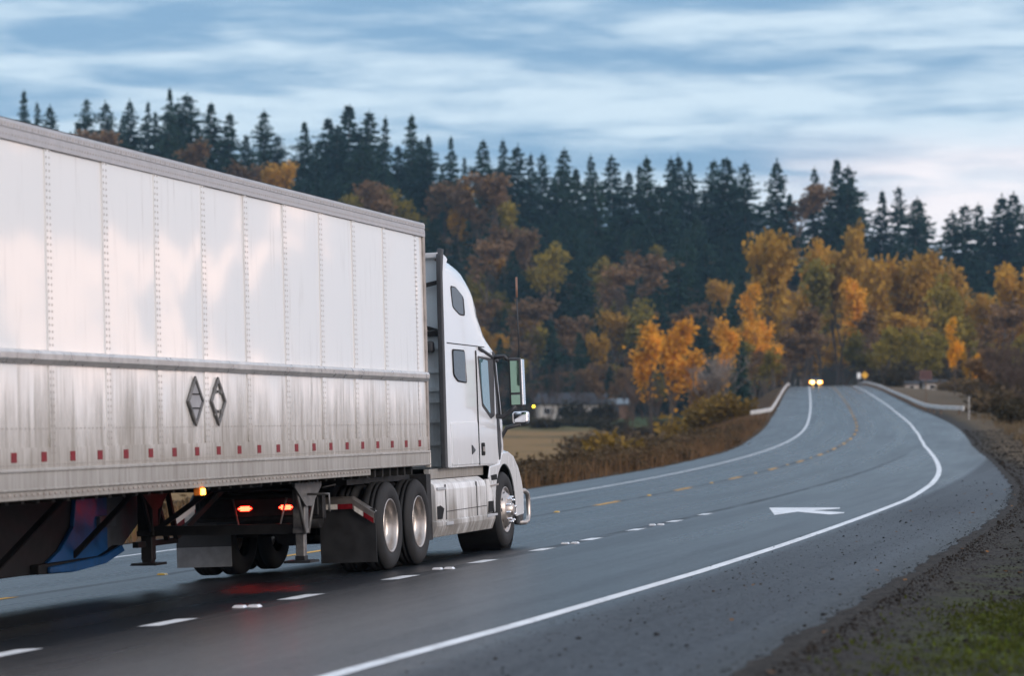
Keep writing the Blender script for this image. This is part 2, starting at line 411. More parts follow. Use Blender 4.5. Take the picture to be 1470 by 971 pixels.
# ================================================================== road sides
def verge_mat():
    m, nt, b = material('dirt_verge')
    P = nt.n.new('ShaderNodeTexCoord').outputs['Object']
    uvn = nt.new('ShaderNodeUVMap', uv_map='road'); la, s, _ = nt.sep(uvn.outputs[0])
    la = nt.math('SUBTRACT', la, nt.ramp(s, 52, 127, 0.0, -2.9))
    n1 = nt.noise(P, 1.2, 6, .65); n2 = nt.noise(P, 22, 5, .7); n3 = nt.noise(P, .45, 5, .6)
    n4 = nt.noise(P, 7, 5, .75)
    col = nt.mix(nt.ramp(nt.math('ADD', nt.math('MULTIPLY', n2, .6), nt.math('MULTIPLY', n4, .4)), .38, .62), (.007, .0065, .006), (.058, .050, .042))
    stone = nt.new('ShaderNodeTexVoronoi'); nt.l.new(P, stone.inputs['Vector']); stone.inputs['Scale'].default_value = 26
    st = nt.math('MULTIPLY', nt.ramp(stone.outputs['Distance'], .16, .30, 1.0, 0.0), nt.ramp(nt.noise(P, 9, 3), .52, .62))
    col = nt.mix(nt.math('MULTIPLY', st, .7), col, (.16, .145, .125))
    # moss and short weeds in patches (the thing's own colour)
    moss = nt.math('MULTIPLY', nt.ramp(nt.math('ADD', nt.math('MULTIPLY', n1, .6), nt.math('MULTIPLY', n4, .4)), .46, .58), nt.ramp(la, 9.6, 10.3))
    near = nt.ramp(s, 20, 34, 1.0, .25)
    moss = nt.math('MULTIPLY', moss, near)
    col = nt.mix(moss, col, nt.mix(n2, (.018, .026, .006), (.10, .12, .018)))
    # dry tan grass further up the bank
    dry = nt.math('MULTIPLY', nt.ramp(nt.math('ADD', la, nt.math('MULTIPLY', n1, 2.0)), 10.6, 12.0), nt.ramp(s, 45, 85))
    col = nt.mix(dry, col, nt.mix(n2, (.065, .044, .024), (.16, .11, .06)))
    nt.set(b.inputs['Base Color'], col); b.inputs['Roughness'].default_value = .9; b.inputs['Specular IOR Level'].default_value = .2
    nt.set(b.inputs['Normal'], nt.bump(nt.math('ADD', n2, nt.math('MULTIPLY', n1, 2.0)), .8, .05))
    return m
def bank_mat():
    m, nt, b = material('grass_bank')
    P = nt.n.new('ShaderNodeTexCoord').outputs['Object']; uvn = nt.new('ShaderNodeUVMap', uv_map='road'); la, s, _ = nt.sep(uvn.outputs[0])
    n1 = nt.noise(P, .5, 6, .65); n2 = nt.noise(P, 9, 5, .7)
    col = nt.mix(n2, (.040, .024, .013), (.13, .075, .038))
    col = nt.mix(nt.math('MULTIPLY', nt.ramp(n1, .5, .68), .6), col, (.05, .055, .02))
    grn = nt.math('MULTIPLY', nt.ramp(s, 62, 75, 1.0, 0.0), nt.ramp(la, -9.5, -7.5, 1.0, 0.0))
    col = nt.mix(nt.math('MULTIPLY', grn, .8), col, nt.mix(n2, (.10, .105, .025), (.22, .20, .06)))
    nt.set(b.inputs['Base Color'], col); b.inputs['Roughness'].default_value = .95; b.inputs['Specular IOR Level'].default_value = .1
    nt.set(b.inputs['Normal'], nt.bump(nt.math('ADD', n2, n1), .9, .12))
    return m
hs = lambda s, k: np.sin(s*1.7+k)*.5+np.sin(s*.61+k*2)*.5
def zright(s, la, p):
    d = la-edge_right(s)
    e = fz(s)+bank(s)*edge_right(s)
    t = smooth(2, 14, d); h = e-.012*smooth(.05, .2, d)-.05*smooth(.05, .4, d)+.05*smooth(.8, 3, d)+.04*hs(s, d)*smooth(.4, 1.5, d)+.006
    return h*(1-t)+(terrain(p[0], p[1])-np.where(d < 19, .02, 1.2))*t
def zleft(s, la, p):
    d = edge_left(s)-la
    e = fz(s)+bank(s)*edge_left(s)
    t = smooth(1.0, 13, d); h = e+.006-.012*smooth(.15, .3, d)-.06*smooth(.15, .5, d)+.05*hs(s, d)*smooth(.4, 1.5, d)
    return h*(1-t)+(terrain(p[0], p[1])-np.where(d < 19, .02, 1.2))*t
ragR = lambda s: edge_right(s)-.12+.05*math.sin(s*2.1)*math.sin(s*.87+1)+.02*math.sin(s*7.7)+.012*math.sin(s*17.3+1)
RD = [0, .12, .3, .6, 1.0, 1.6, 2.4, 3.4, 5, 7, 9, 11, 14, 17, 20]
SV = np.concatenate([np.arange(-70, 11, 1.5), np.arange(11, 62, .22), np.arange(62, 240, 1.2), np.arange(240, 640, 4.0)])
strip('verge', SV, [(lambda s, d=d: (ragR(s) if d == 0 else edge_right(s)+.03 if d == .12 else edge_right(s)+d+(.06*math.sin(s*2.3+d*5) if d < 8 else 0))) for d in RD], 0.0, verge_mat(),
      zfun=lambda s, la, p: (float(fz(s)+bank(s)*la)+.006 if la-edge_right(s) < .05 else zright(s, la, p)))
strip('grass_bank', SR, [(lambda s, d=d: edge_left(s)-d+(.08*math.sin(s*2.9+d)+.06*math.sin(s*5.3) if d < 8 else 0)) for d in RD[::-1]], 0.0, bank_mat(),
      zfun=lambda s, la, p: (float(fz(s)+bank(s)*la)+.006 if edge_left(s)-la < .15 else zleft(s, la, p)))

# ================================================================== terrain sheet
def ground_mat():
    m, nt, b = material('ground')
    P = nt.n.new('ShaderNodeTexCoord').outputs['Object']; X, Y, Z = nt.sep(P)
    n1 = nt.noise(P, .035, 6, .6); n2 = nt.noise(P, 1.1, 5, .7); n3 = nt.noise(P, .012, 4, .6)
    field = nt.mix(n2, (.15, .088, .036), (.31, .20, .09))
    field = nt.mix(nt.ramp(n1, .5, .62), field, (.11, .085, .04))
    lawn = nt.mix(n2, (.035, .05, .018), (.075, .095, .035))
    col = nt.mix(nt.ramp(Y, 470, 540), field, lawn)
    rough_ = nt.mix(n2, (.030, .022, .014), (.085, .060, .034))
    col = nt.mix(nt.ramp(nt.math('SUBTRACT', X, nt.math('MULTIPLY', Y, .12)), 4, 14), col, rough_)
    wood = nt.mix(n2, (.012, .011, .008), (.04, .030, .018))
    col = nt.mix(nt.ramp(nt.math('ADD', Y, nt.math('MULTIPLY', n1, 40)), 632, 660), col, wood)
    nt.set(b.inputs['Base Color'], col); b.inputs['Roughness'].default_value = .95; b.inputs['Specular IOR Level'].default_value = .1
    nt.set(b.inputs['Normal'], nt.bump(n2, .8, .2))
    return m
gx = np.concatenate([np.arange(-1900, -400, 60), np.arange(-400, -120, 14), np.arange(-120, 200, 5), np.arange(200, 420, 14), np.arange(420, 1901, 60)])
gy = np.concatenate([np.arange(-400, -60, 40), np.arange(-60, 300, 5), np.arange(300, 1000, 10), np.arange(1000, 1600, 50), np.arange(1600, 3601, 200)])
GX, GY = np.meshgrid(gx, gy); GZ = terrain(GX, GY)
st_, la_ = locate(GX, GY)
cut = (la_ > edge_left(st_)-17) & (la_ < edge_right(st_)+17) & (GY > -60) & (GY < 634)
GZ = np.where(cut, np.minimum(GZ, fz(st_)-7*.055-.6)-.8, GZ)
mb = MB(); ny, nx_ = GX.shape
mb.add(np.stack([GX, GY, GZ], -1).reshape(-1, 3), [(i*nx_+j, i*nx_+j+1, (i+1)*nx_+j+1, (i+1)*nx_+j) for i in range(ny-1) for j in range(nx_-1)], 0, True)
tag(mb.build('ground', ground_mat()), kind='structure')
def surface_z(x, y):
    s, l = locate(x, y); s = float(s); l = float(l)
    if -60 < y < 634:
        if l > edge_right(s) and l < edge_right(s)+17: return float(zright(s, l, (x, y)))
        if l < edge_left(s) and l > edge_left(s)-17: return float(zleft(s, l, (x, y)))
        if edge_left(s) <= l <= edge_right(s): return float(fz(s)+bank(s)*l)
    return T1(x, y)
# ================================================================== the truck
def dirtywhite(name, base, dirt, zlo, zhi, rough=.22, streak=1.0, amount=.8, coat=0.0, sx=7.0, bias=.57):
    """painted panel, its road film thickest low down and in vertical runs (object space, stays with the panel)"""
    m, nt, b = material(name)
    P = nt.obj(); X, Y, Z = nt.sep(P)
    st = nt.noise(nt.scale(P, (sx, sx, sx*.08)), 1.9, 7, .7)
    st2 = nt.noise(nt.scale(P, (sx*3.4, sx*3.4, sx*.2)), 1.6, 5, .65)
    bl = nt.noise(P, 1.1, 5, .6)
    g = nt.ramp(Z, zlo, zhi, 1.0, .0, False)
    d = nt.math('ADD', nt.math('MULTIPLY', st, .6), nt.math('ADD', nt.math('MULTIPLY', st2, .25), nt.math('MULTIPLY', bl, .3)))
    k = nt.ramp(nt.math('ADD', nt.math('MULTIPLY', g, .42), nt.math('MULTIPLY', nt.math('SUBTRACT', d, bias), streak)), .05, .50, 0.0, amount)
    k = nt.math('ADD', k, nt.math('MULTIPLY', nt.ramp(st, .5, .75), .035), clamp=True)
    col = nt.mix(k, base, dirt)
    nt.set(b.inputs['Base Color'], col)
    nt.set(b.inputs['Roughness'], nt.math('ADD', rough, nt.math('MULTIPLY', k, .45)))
    b.inputs['Coat Weight'].default_value = coat; b.inputs['Coat Roughness'].default_value = .06; b.inputs['Specular IOR Level'].default_value = .62 if coat == 0 and rough < .2 else .5
    return m
M_PANEL = dirtywhite('trailer_panel', (.79, .775, .76), (.20, .168, .128), 1.25, 2.25, rough=.06, streak=1.0, amount=.86, bias=.54, sx=5.0)
M_RAIL = dirtywhite('trailer_rail', (.40, .385, .365), (.17, .15, .125), .9, 1.7, rough=.4, amount=.7)
M_TOPRAIL = plain('trailer_top_rail', (.44, .435, .44), .38, .55, .5, .12)
M_RUB = plain('rub_rail_metal', (.62, .60, .58), .32, .6, .5, .15)
M_RIVET = plain('rivet_metal', (.38, .35, .325), .45, .2, .5, .2, 30)
M_POST = plain('corner_post_metal', (.36, .32, .29), .5, .3, .4, .25)
M_RED = plain('red_reflective', (.19, .006, .012), .45, 0, .3, .2, 20); M_REFW = plain('white_reflective', (.72, .68, .62), .35, 0, .5, .15, 20)
M_BLACK = plain('black_steel', (.016, .016, .017), .6, .1, .4, .4, 9); M_FLOOR = plain('trailer_underside', (.022, .021, .020), .8, 0, .3, .4)
M_GREYST = plain('galvanised_steel', (.17, .165, .16), .5, .5, .5, .3, 9)
M_RUBBER = plain('tyre_rubber', (.020, .020, .021), .72, 0, .35, .25, 5); M_FLAP = plain('mudflap_rubber', (.022, .022, .023), .6, 0, .4, .3)
M_FLAPG = plain('grey_mudflap', (.16, .165, .17), .6, 0, .4, .2)
M_ALU = plain('polished_aluminium', (.52, .47, .43), .36, .9, .5, .12, 5)
M_CHROME = plain('chrome', (.82, .82, .83), .08, 1.0, .5, .04)
M_CAB = dirtywhite('cab_paint', (.80, .815, .84), (.30, .28, .25), .55, 1.9, rough=.2, streak=.7, amount=.28, coat=.6, sx=4.0)
M_FAIR = dirtywhite('fairing_paint', (.78, .78, .78), (.15, .13, .105), .35, 1.15, rough=.28, streak=1.3, amount=.85, sx=3.2)
M_CABBACK = dirtywhite('cab_rear_panel', (.60, .66, .68), (.22, .22, .21), 1.0, 3.4, rough=.4, amount=.7)
M_TRIM = plain('dark_trim', (.045, .047, .052), .5, 0, .4, .15); M_GAP = plain('panel_gap', (.015, .015, .016), .8, 0, .2, .1)
M_GREYTRIM = plain('grey_trim', (.42, .43, .45), .4, 0, .5, .08)
def glass(name, col, rough=.04):
    m, nt, b = material(name); b.inputs['Base Color'].default_value = (*col, 1); b.inputs['Roughness'].default_value = rough
    b.inputs['Specular IOR Level'].default_value = .6; b.inputs['Coat Weight'].default_value = .5; b.inputs['Coat Roughness'].default_value = .03
    return m
M_GLASS = glass('tinted_glass', (.030, .026, .026)); M_GLASS.node_tree.nodes['Principled BSDF'].inputs['Coat Weight'].default_value = .1; M_GLASS.node_tree.nodes['Principled BSDF'].inputs['Specular IOR Level'].default_value = .32; M_GLASSD = glass('door_glass', (.10, .20, .23)); M_MIRROR = plain('mirror_glass', (.26, .38, .29), .03, 1.0, .5, .02)
M_BLUE = plain('lit_skirt_blue', (.014, .10, .29), .35, 0, .5, .25); M_SKGREY = plain('grey_skirt_panel', (.10, .11, .125), .5, 0, .4, .25)
M_TAIL = emitter('tail_lamp_led', (1, .035, .015), 16); M_AMBER = emitter('amber_lamp', (1, .42, .04), 9, (.4, .15, .02)); M_LENS = plain('red_lens', (.25, .012, .012), .25, 0, .5, .1)
M_ORANGE = plain('orange_lens', (.75, .20, .03), .25)

P1 = Vector((-1.349, 31.23, -1.676))
def ray(u, v):
    x = (u-735)/FPX; z = -(v-485.5)/FPX
    return Vector((x, math.cos(PITCH)-z*math.sin(PITCH), math.sin(PITCH)+z*math.cos(PITCH)))
EX = ray(1704, 597).normalized()
def truck_frame(roll):
    l = Vector((0, 0, 1)).cross(EX).normalized(); up = EX.cross(l)
    ey = l*math.cos(roll)-up*math.sin(roll); ez = up*math.cos(roll)+l*math.sin(roll)
    m = Matrix((( EX.x, ey.x, ez.x, 0), (EX.y, ey.y, ez.y, 0), (EX.z, ey.z, ez.z, 0), (0, 0, 0, 1)))
    m.translation = P1-ey*.04
    return m

def rivets(mb, pts, r, mi, axis='y', h=.007):
    # low four-sided domes standing proud of the skin (towards -y)
    for x, y, z in pts:
        vs = [(x-r, y, z-r), (x+r, y, z-r), (x+r, y, z+r), (x-r, y, z+r), (x, y-h, z)]
        mb.add(vs, [(0, 1, 4), (1, 2, 4), (2, 3, 4), (3, 0, 4)], mi, True)

# ---- trailer
TR = tag(empty('semi_trailer', mat=truck_frame(.027)), 'long white box trailer with dirty riveted side panels, coupled behind the white truck cab', 'trailer')
TX0, TX1, TW = -13.7, 1.70, 2.46
posts = [-9.5-1.19*k for k in (3, 2, 1)]+[-9.50, -8.305, -7.12, -5.93, -4.74, -3.55, -2.365, -1.185, 0.0, 1.32]
edges = [TX0]+posts+[TX1-.06]
rp = random.Random(3)
mb = MB()
for a, b_ in zip(edges[:-1], edges[1:]):
    # each sheet is slightly pillowed and sits at its own small angle
    nx2, nz2 = 6, 8; t1, t2 = rp.uniform(-.004, .004), rp.uniform(-.012, .012); bow = rp.uniform(.001, .006)
    ph = rp.uniform(0, 6); vs = []
    for j in range(nz2+1):
        for i in range(nx2+1):
            s, t = i/nx2, j/nz2; x = a+(b_-a)*s; z = 1.30+(3.78-1.30)*t
            y = .009-bow*math.sin(PI*s)*min(1, 4*t, 4*(1-t))+t1*(s-.5)+t2*(t-.5)+.0015*math.sin(ph+5*t)*math.sin(PI*s)
            vs.append((x, y, z))
    w = nx2+1
    mb.add(vs, [(j*w+i, j*w+i+1, (j+1)*w+i+1, (j+1)*w+i) for j in range(nz2) for i in range(nx2)], 0, True)
for p in posts[:-1]:
    mb.box(p-.052, p+.052, -.002, .03, 1.30, 2.085, 2); mb.box(p-.052, p+.052, -.002, .03, 2.20, 3.78, 2)
    zz = [1.36+.052*k for k in range(47)]
    rivets(mb, [(p+dx, -.002, z) for z in zz if not 2.07 < z < 2.22 for dx in (-.030, .030)], .0095, 1)
rivets(mb, [(1.30+dx, .006, 1.36+.052*k) for k in range(47) if not 2.07 < 1.36+.052*k < 2.22 for dx in (0, .05)], .008, 1)
rivets(mb, [(TX0+.1+.085*k, -.0, 1.60) for k in range(180)], .006, 1)
rivets(mb, [(TX0+.1+.052*k, -.004, 1.325) for k in range(294)], .007, 1)
mb.box(TX0, TX1-.06, -.003, .010, 1.295, 1.455, 2)
mb.build('side_wall', [M_PANEL, M_RIVET, M_PANEL], TR)
mb = MB(); mb.box(TX0, TX1-.06, TW-.02, TW, 1.30, 3.78); mb.build('side_wall', M_PANEL, TR)
mb = MB(); mb.box(TX1-.05, TX1-.02, .04, TW-.04, 1.13, 3.80); mb.build('front_wall', M_RAIL, TR)
mb = MB(); mb.box(TX0, TX0+.04, .04, TW-.04, 1.2, 3.8); mb.build('rear_door', M_PANEL, TR)
for y0 in (-.014, TW-.036):
    mb = MB()
    mb.prism([(y0+.0, 3.765), (y0+.05, 3.765), (y0+.05, 3.925), (y0+.012, 3.925), (y0+.0, 3.905), (y0+.0, 3.86), (y0+.006, 3.855), (y0+.006, 3.845), (y0+.0, 3.84)] if y0 < 0 else [(y0, 3.765), (y0+.05, 3.765), (y0+.05, 3.92), (y0, 3.925)], 'x', TX0, TX1-.002)
    if y0 < 0:
        rivets(mb, [(TX0+.06+.058*k, y0, 3.885) for k in range(264)], .008, 1)
        rivets(mb, [(TX0+.06+.058*k+.02, y0, 3.805) for k in range(264)], .008, 1)
        rivets(mb, [(TX0+.06+.116*k, y0, 3.872) for k in range(131)], .008, 1)
    mb.build('top_rail', [M_TOPRAIL, M_RIVET], TR)
mb = MB(); mb.prism([(-.006, 3.927), (TW+.006, 3.927), (TW-.03, 3.945), (.05, 3.945)], 'x', TX0, TX1); mb.build('roof', M_BLACK, TR)
mb = MB(); mb.prism([(-.030, 2.105), (-.046, 2.125), (-.048, 2.17), (-.034, 2.195), (-.004, 2.20), (-.004, 2.09), (-.02, 2.09)], 'x', TX0, TX1-.07); mb.build('rub_rail', M_RUB, TR, .004)
for y0, y1 in ((-.018, .06), (TW-.06, TW+.018)):
    mb = MB(); mb.box(TX0, TX1-.012, y0+.006, y1, 1.125, 1.297)
    sgn = y0 if y0 < 0 else y0
    mb.box(TX0, TX1-.03, y0-.008, y0+.007, 1.272, 1.292); mb.box(TX0, TX1-.03, y0-.006, y0+.007, 1.13, 1.147)
    mb.box(TX0, -.77, y0+.012, y1-.02, 1.06, 1.128)
    for k in range(115):
        x = TX0+.05+.112*k
        if x < -.85 and y0 < 0: mb.box(x, x+.055, y0+.003, y0+.013, 1.090, 1.112, 1)
    mb.build('bottom_rail', [M_RAIL, M_POST], TR, .003, 1)
for y0, y1 in ((-.012, .05), (TW-.05, TW+.012)):
    mb = MB(); mb.box(TX1-.075, TX1, y0, y1, 1.30, 3.765); mb.box(TX1-.02, TX1+.006, y0-.004, y1, 1.10, 1.30, 1); mb.build('corner_post', [M_POST, M_REFW], TR, .008)
for k, u in enumerate(range(27)):
    x = 1.27-.593*k if False else 1.27-.577*k
    mb = MB(); mb.box(x-.052, x+.052, -.0065, -.002, 1.345, 1.42); mb.build('reflector', M_RED, TR)
mb = MB(); mb.box(TX0, TX1-.06, .06, TW-.06, 1.15, 1.20)
for k in range(50): mb.box(TX0+.1+.3*k, TX0+.16+.3*k, .06, TW-.06, 1.03, 1.15)
mb.build('floor', M_FLOOR, TR)
# placard holders
def diamond(cx, cz, a, h): return [(cx-a, cz), (cx, cz-h), (cx+a, cz), (cx, cz+h)]
for cx, filled in ((-6.26, True), (-5.655, False)):
    cz, a, h = 1.825, .21, .225; mb = MB()
    o, i_ = diamond(cx, cz, a, h), diamond(cx, cz, a-.045, h-.045)
    for q in range(4):
        r = (q+1) % 4; mb.prism([o[q], o[r], i_[r], i_[q]], 'y', -.022, -.001)
    if not filled:
        for sx, sz in ((-1, 1), (1, 1), (-1, -1), (1, -1)): mb.box(cx+sx*.085-.025, cx+sx*.085+.025, -.02, -.003, cz+sz*.10-.03, cz+sz*.10+.03)
        for sz in (-.17, -.09, .09, .17): mb.lathe_y([(.014, -.02), (.0, -.022)], cx, cz+sz, 8); mb.lathe_y([(.014, -.001), (.014, -.02)], cx, cz+sz, 8)
    ph = mb.build('placard_holder', M_GREYST, TR, .004, 1)
    ph['label'] = 'diamond placard holder with grey flip plates' if filled else 'empty diamond placard frame with clips'
    if filled:
        mp = MB(); mp.prism(diamond(cx, cz, a-.05, h-.05), 'y', -.010, -.003); 
        for sz in (.062, -.062): mp.box(cx-.125, cx+.125, -.014, -.010, cz+sz-.006, cz+sz+.006, 1)
        mp.build('placard_plate', [plain('placard_plate', (.30, .30, .315), .5), M_GAP], ph)
# side marker lamp
mb = MB(); mb.box(-6.20, -6.08, -.012, .05, .99, 1.07); ml = mb.build('marker_lamp', M_ORANGE, TR, .006, 1); mb = MB(); mb.box(-6.19, -6.10, -.030, -.012, .995, 1.05); mb.build('lamp_lens', M_AMBER, ml, .008)
# landing gear
LX = -2.12
for y, fat in ((.36, 0), (2.02, 1)):
    mb = MB(); w = .065 if not fat else .085
    mb.box(LX-w, LX+w, y-w, y+w, .52, 1.08); mb.box(LX-w*.72, LX+w*.72, y-w*.72, y+w*.72, .25, .52)
    mb.box(LX-w*1.1, LX+w*1.1, y-w*1.1, y+w*1.1, .50, .56)
    leg = mb.build('landing_leg', M_GREYST if not fat else M_BLACK, TR, .008, 1)
    mb = MB(); mb.prism([(LX-.17, .20), (LX+.17, .20), (LX+.15, .225), (LX-.15, .225)], 'y', y-.14, y+.14); mb.box(LX-.06, LX+.06, y-.05, y+.05, .22, .27); mb.build('foot_pad', M_BLACK, leg)
    mb = MB(); mb.prism([(LX-.46, 1.07), (LX+.44, 1.07), (LX+.44, .98), (LX+.1, .78), (LX-.1, .78), (LX-.46, .98)], 'y', y-.095, y-.08)
    for k in range(7): mb.lathe_y([(.018, y-.097), (0, y-.098)], LX-.38+.125*k, 1.03, 8, 1)
    mb.build('mounting_plate', [M_GREYST if not fat else M_BLACK, M_GAP], TR)
    for s_ in (-1, 1):
        mb = MB(); mb.tube([(LX+s_*.05, y-.06, .50), (LX+s_*.36, y-.06, 1.02)], .019, 6); mb.build('leg_brace', M_GREYST if not fat else M_BLACK, TR)
mb = MB(); mb.box(LX-.04, LX+.04, .36, 2.02, .50, .60); mb.bar((LX, 1.95, .55), (LX, 1.15, 1.08), .05)
mb.tube([(LX-.05, .3, .96), (LX-.05, 2.1, .96)], .018, 6); mb.bar((LX+.5, 2.0, .45), (LX+.1, 2.0, 1.05), .05); mb.bar((LX+.9, 2.05, .42), (LX-.3, 2.05, .42), .06)
mb.bar((LX+.35, 1.95, 1.08), (LX+.65, 1.95, .46), .05); mb.bar((LX+.65, 1.95, .46), (LX+1.3, 1.5, 1.08), .05)
mb.build('landing_gear_cross_brace', M_BLACK, TR)
mb = MB(); mb.tube([(LX-.1, .25, .9), (LX-.1, .02, .9), (LX-.1, .02, .72)], .014, 6); mb.build('crank_handle', M_GREYST, TR)
# off-side aerodynamic skirt, its shaded part coloured black and its lit part blue
mb = MB(); q = [(-10.6, .24), (-4.8, .235), (-3.75, .215), (-2.95, .255), (-2.35, .38), (-2.2, 1.06), (-10.6, 1.06)]
mb.prism(q, 'y', 2.29, 2.33); mb.prism([(-4.6, .235), (-3.75, .215), (-2.95, .255), (-2.42, .36), (-2.5, .43), (-3.0, .34), (-4.6, .33)], 'y', 2.20, 2.29, 0)
sk = mb.build('side_skirt', M_BLACK, TR, .01); sk['label'] = 'blue aerodynamic skirt under the far side, coloured black where shaded'
mb = MB(); mb.prism([(-4.5, .26), (-2.70, .31), (-2.70, 1.04), (-3.5, 1.04), (-3.6, .66), (-3.95, .44)], 'y', 2.24, 2.289); mb.prism([(-4.4, .240), (-3.75, .222), (-2.95, .262), (-2.42, .365), (-2.5, .43), (-3.0, .34), (-4.4, .30)], 'y', 2.16, 2.199); mb.build('lit_blue_area', M_BLUE, sk, .01)
mb = MB(); mb.prism([(-2.75, 1.06), (-2.75, .30), (-2.35, .36), (-1.85, .58), (-1.5, .76), (-1.25, .91), (-1.02, 1.06)], 'y', 2.26, 2.30); mb.box(-3.0, -2.55, 2.2, 2.27, .62, .74); mb.build('skirt_nose', M_SKGREY, sk, .01)
for x in (-9, -7.2, -5.4, -3.6):
    mb = MB(); mb.bar((x, 2.27, .35), (x, 1.5, 1.08), .05); mb.build('skirt_strut', M_BLACK, TR)
# wheels ------------------------------------------------
TYRE = [(.285, .035), (.300, .018), (.345, .002), (.40, .0), (.445, .010), (.470, .030), (.486, .050), (.489, .075), (.476, .079), (.476, .091), (.489, .095), (.489, .128), (.476, .132), (.476, .144), (.489, .148), (.489, .190), (.486, .212), (.468, .235), (.44, .255), (.38, .266), (.30, .25), (.285, .235)]
RIMD = [(.287, .05), (.298, .030), (.296, .014), (.286, .012), (.276, .030), (.268, .075), (.258, .125), (.236, .150), (.190, .160), (.170, .158), (.166, .140), (.128, .140), (.122, .112), (.098, .104), (0, .102)]
RIMS = [(.287, .05), (.298, .030), (.296, .014), (.286, .012), (.272, .030), (.262, .045), (.240, .030), (.200, -.012), (.186, -.026), (.128, -.030), (.122, -.046), (.082, -.052), (.076, -.082), (.06, -.088), (0, -.089)]
def build_wheel(kind, parent, x, y, left=False):
    mb = MB(); mb.lathe_y(TYRE, 0, 0, 56); t = mb.build('wheel', M_RUBBER, parent)
    t.location = (x, y, .488)
    if left: t.rotation_euler = (0, 0, PI)
    mb = MB(); mb.lathe_y(RIMD if kind == 'drive' else RIMS, 0, 0, 48)
    r = mb.build('rim', M_ALU, t)
    prot = -.078
    for k in range(10 if kind == 'steer' else 0):
        mb = MB(); a = 2*PI*k/10+.2; cx, cz = .158*math.cos(a), .158*math.sin(a)
        mb.lathe_y([(.017, .15), (.017, prot), (.010, prot-.008), (0, prot-.008)], cx, cz, 7)
        mb.build('lug_nut', M_CHROME, t)
    if kind == 'steer':
        for k in range(10):
            mb = MB(); a = 2*PI*k/10; cx, cz = .226*math.cos(a), .226*math.sin(a)
            yy = .012; mb.lathe_y([(.024, yy+.003), (0, yy-.0005)], cx, cz, 10); mb.build('hand_hole', M_GAP, t)
    return t
wheel_cache = {}
def wheel(kind, parent, x, y, left=False):
    if kind not in wheel_cache:
        wheel_cache[kind] = build_wheel(kind, parent, x, y, left); return
    c = copy_tree(wheel_cache[kind], parent); c.location = (x, y, .488); c.rotation_euler = (0, 0, PI if left else 0)
def dual(parent, x, W):
    for y in (.04, .34): wheel('drive', parent, x, y)
    for y in (W-.04, W-.34): wheel('drive', parent, x, y, True)
TRW = 2.42
for x in (-11.0, -12.25):
    dual(TR, x, TRW); mb = MB(); mb.tube([(x, .3, .488), (x, TRW-.3, .488)], .07, 8); mb.build('axle', M_BLACK, TR)
mb = MB()
for y in (.75, TRW-.85): mb.box(-13.2, -10.2, y, y+.1, .75, 1.08)
mb.build('bogie_frame', M_BLACK, TR)

# ---- tractor
W2 = 2.34
TK = tag(empty('semi_truck_tractor', mat=truck_frame(.042)), 'white sleeper cab truck with tall roof fairing pulling the long white trailer', 'truck')
def RL(f):
    """run a builder for the right side (mirror False) and the left side"""
    for lft in (False, True): f((lambda y: W2-y) if lft else (lambda y: y), lft)
mb = MB()
for y in (.74, 1.52): mb.box(-.95, 6.4, y, y+.08, .66, .92)
for x in (-.9, .75, 2.6, 4.5): mb.box(x, x+.08, .82, 1.52, .68, .9)
mb.build('chassis_frame', M_BLACK, TK)
mb = MB(); mb.box(-1.0, -.9, .45, 1.89, .62, .90); mb.box(-1.02, -.98, .50, 1.84, .66, .86); mb.build('rear_crossmember', M_BLACK, TK, .01, 1)
mb = MB(); mb.tube([(-1.06, .84, .62), (-1.06, .84, .86), (-1.06, .92, .56), (-1.06, 1.38, .56), (-1.06, 1.44, .86)][1:], .014, 6); mb.build('tow_loop', M_GREYST, TK)
for y in (.85, 1.31):
    mb = MB(); mb.lathe_y([(0, 0)], 0, 0, 3) if False else None
    pts = [(.09*math.cos(a)*1.0, .033*math.sin(a)) for a in [2*PI*k/16 for k in range(16)]]
    mb.prism([(y+p[0], .755+p[1]) for p in pts], 'x', -1.045, -1.02, 0)
    tl = mb.build('tail_lamp', M_LENS, TK)
    mb = MB()
    for i in range(-3, 4):
        for j in (-1, 0, 1):
            if abs(i) == 3 and j: continue
            mb.box(-1.056, -1.045, y+i*.0215-.0095, y+i*.0215+.0095, .755+j*.017-.0075, .755+j*.017+.0075)
    mb.build('led_cluster', M_TAIL, tl)
dual(TK, .22, W2); dual(TK, 1.42, W2)
mb = MB()
for x in (.22, 1.42):
    mb.tube([(x, .3, .488), (x, W2-.3, .488)], .08, 10); mb.tube([(x-.2, 1.17, .5), (x+.25, 1.17, .5)], .2, 12)
mb.tube([(5.75, .3, .46), (5.75, W2-.3, .46)], .06, 8); mb.tube([(1.5, 1.17, .55), (5, 1.17, .7)], .06, 8)
mb.build('axle', M_BLACK, TK)
for x in (-.05, .62, 1.15, 1.85):
    for y in (.66, 1.58): mb = MB(); mb.tube([(x, y+.05, .42), (x, y+.05, .72)], .12, 12); mb.build('air_spring', M_RUBBER, TK)
for k_, (x_, y_) in enumerate(((-.62, .60), (2.35, .55))):
    mb = MB(); mb.tube([(x_, y_, .62), (x_, 1.75, .62)], .11, 14); mb.build('air_tank', M_BLACK, TK)
mb = MB()
for y_ in (1.0, 1.1, 1.2): mb.tube([(2.92, y_, 1.9), (2.5, y_-.05, 1.35), (2.0, y_+.05, 1.25), (1.72, y_, 1.55)], .018, 6)
mb.build('air_hose', M_RUBBER, TK)
mb = MB(); mb.tube([(-.85, .5, .95), (-.3, .35, 1.0), (.1, .3, 1.04), (.5, .32, .99)], .012, 6); mb.build('brake_line', M_GREYST, TK)
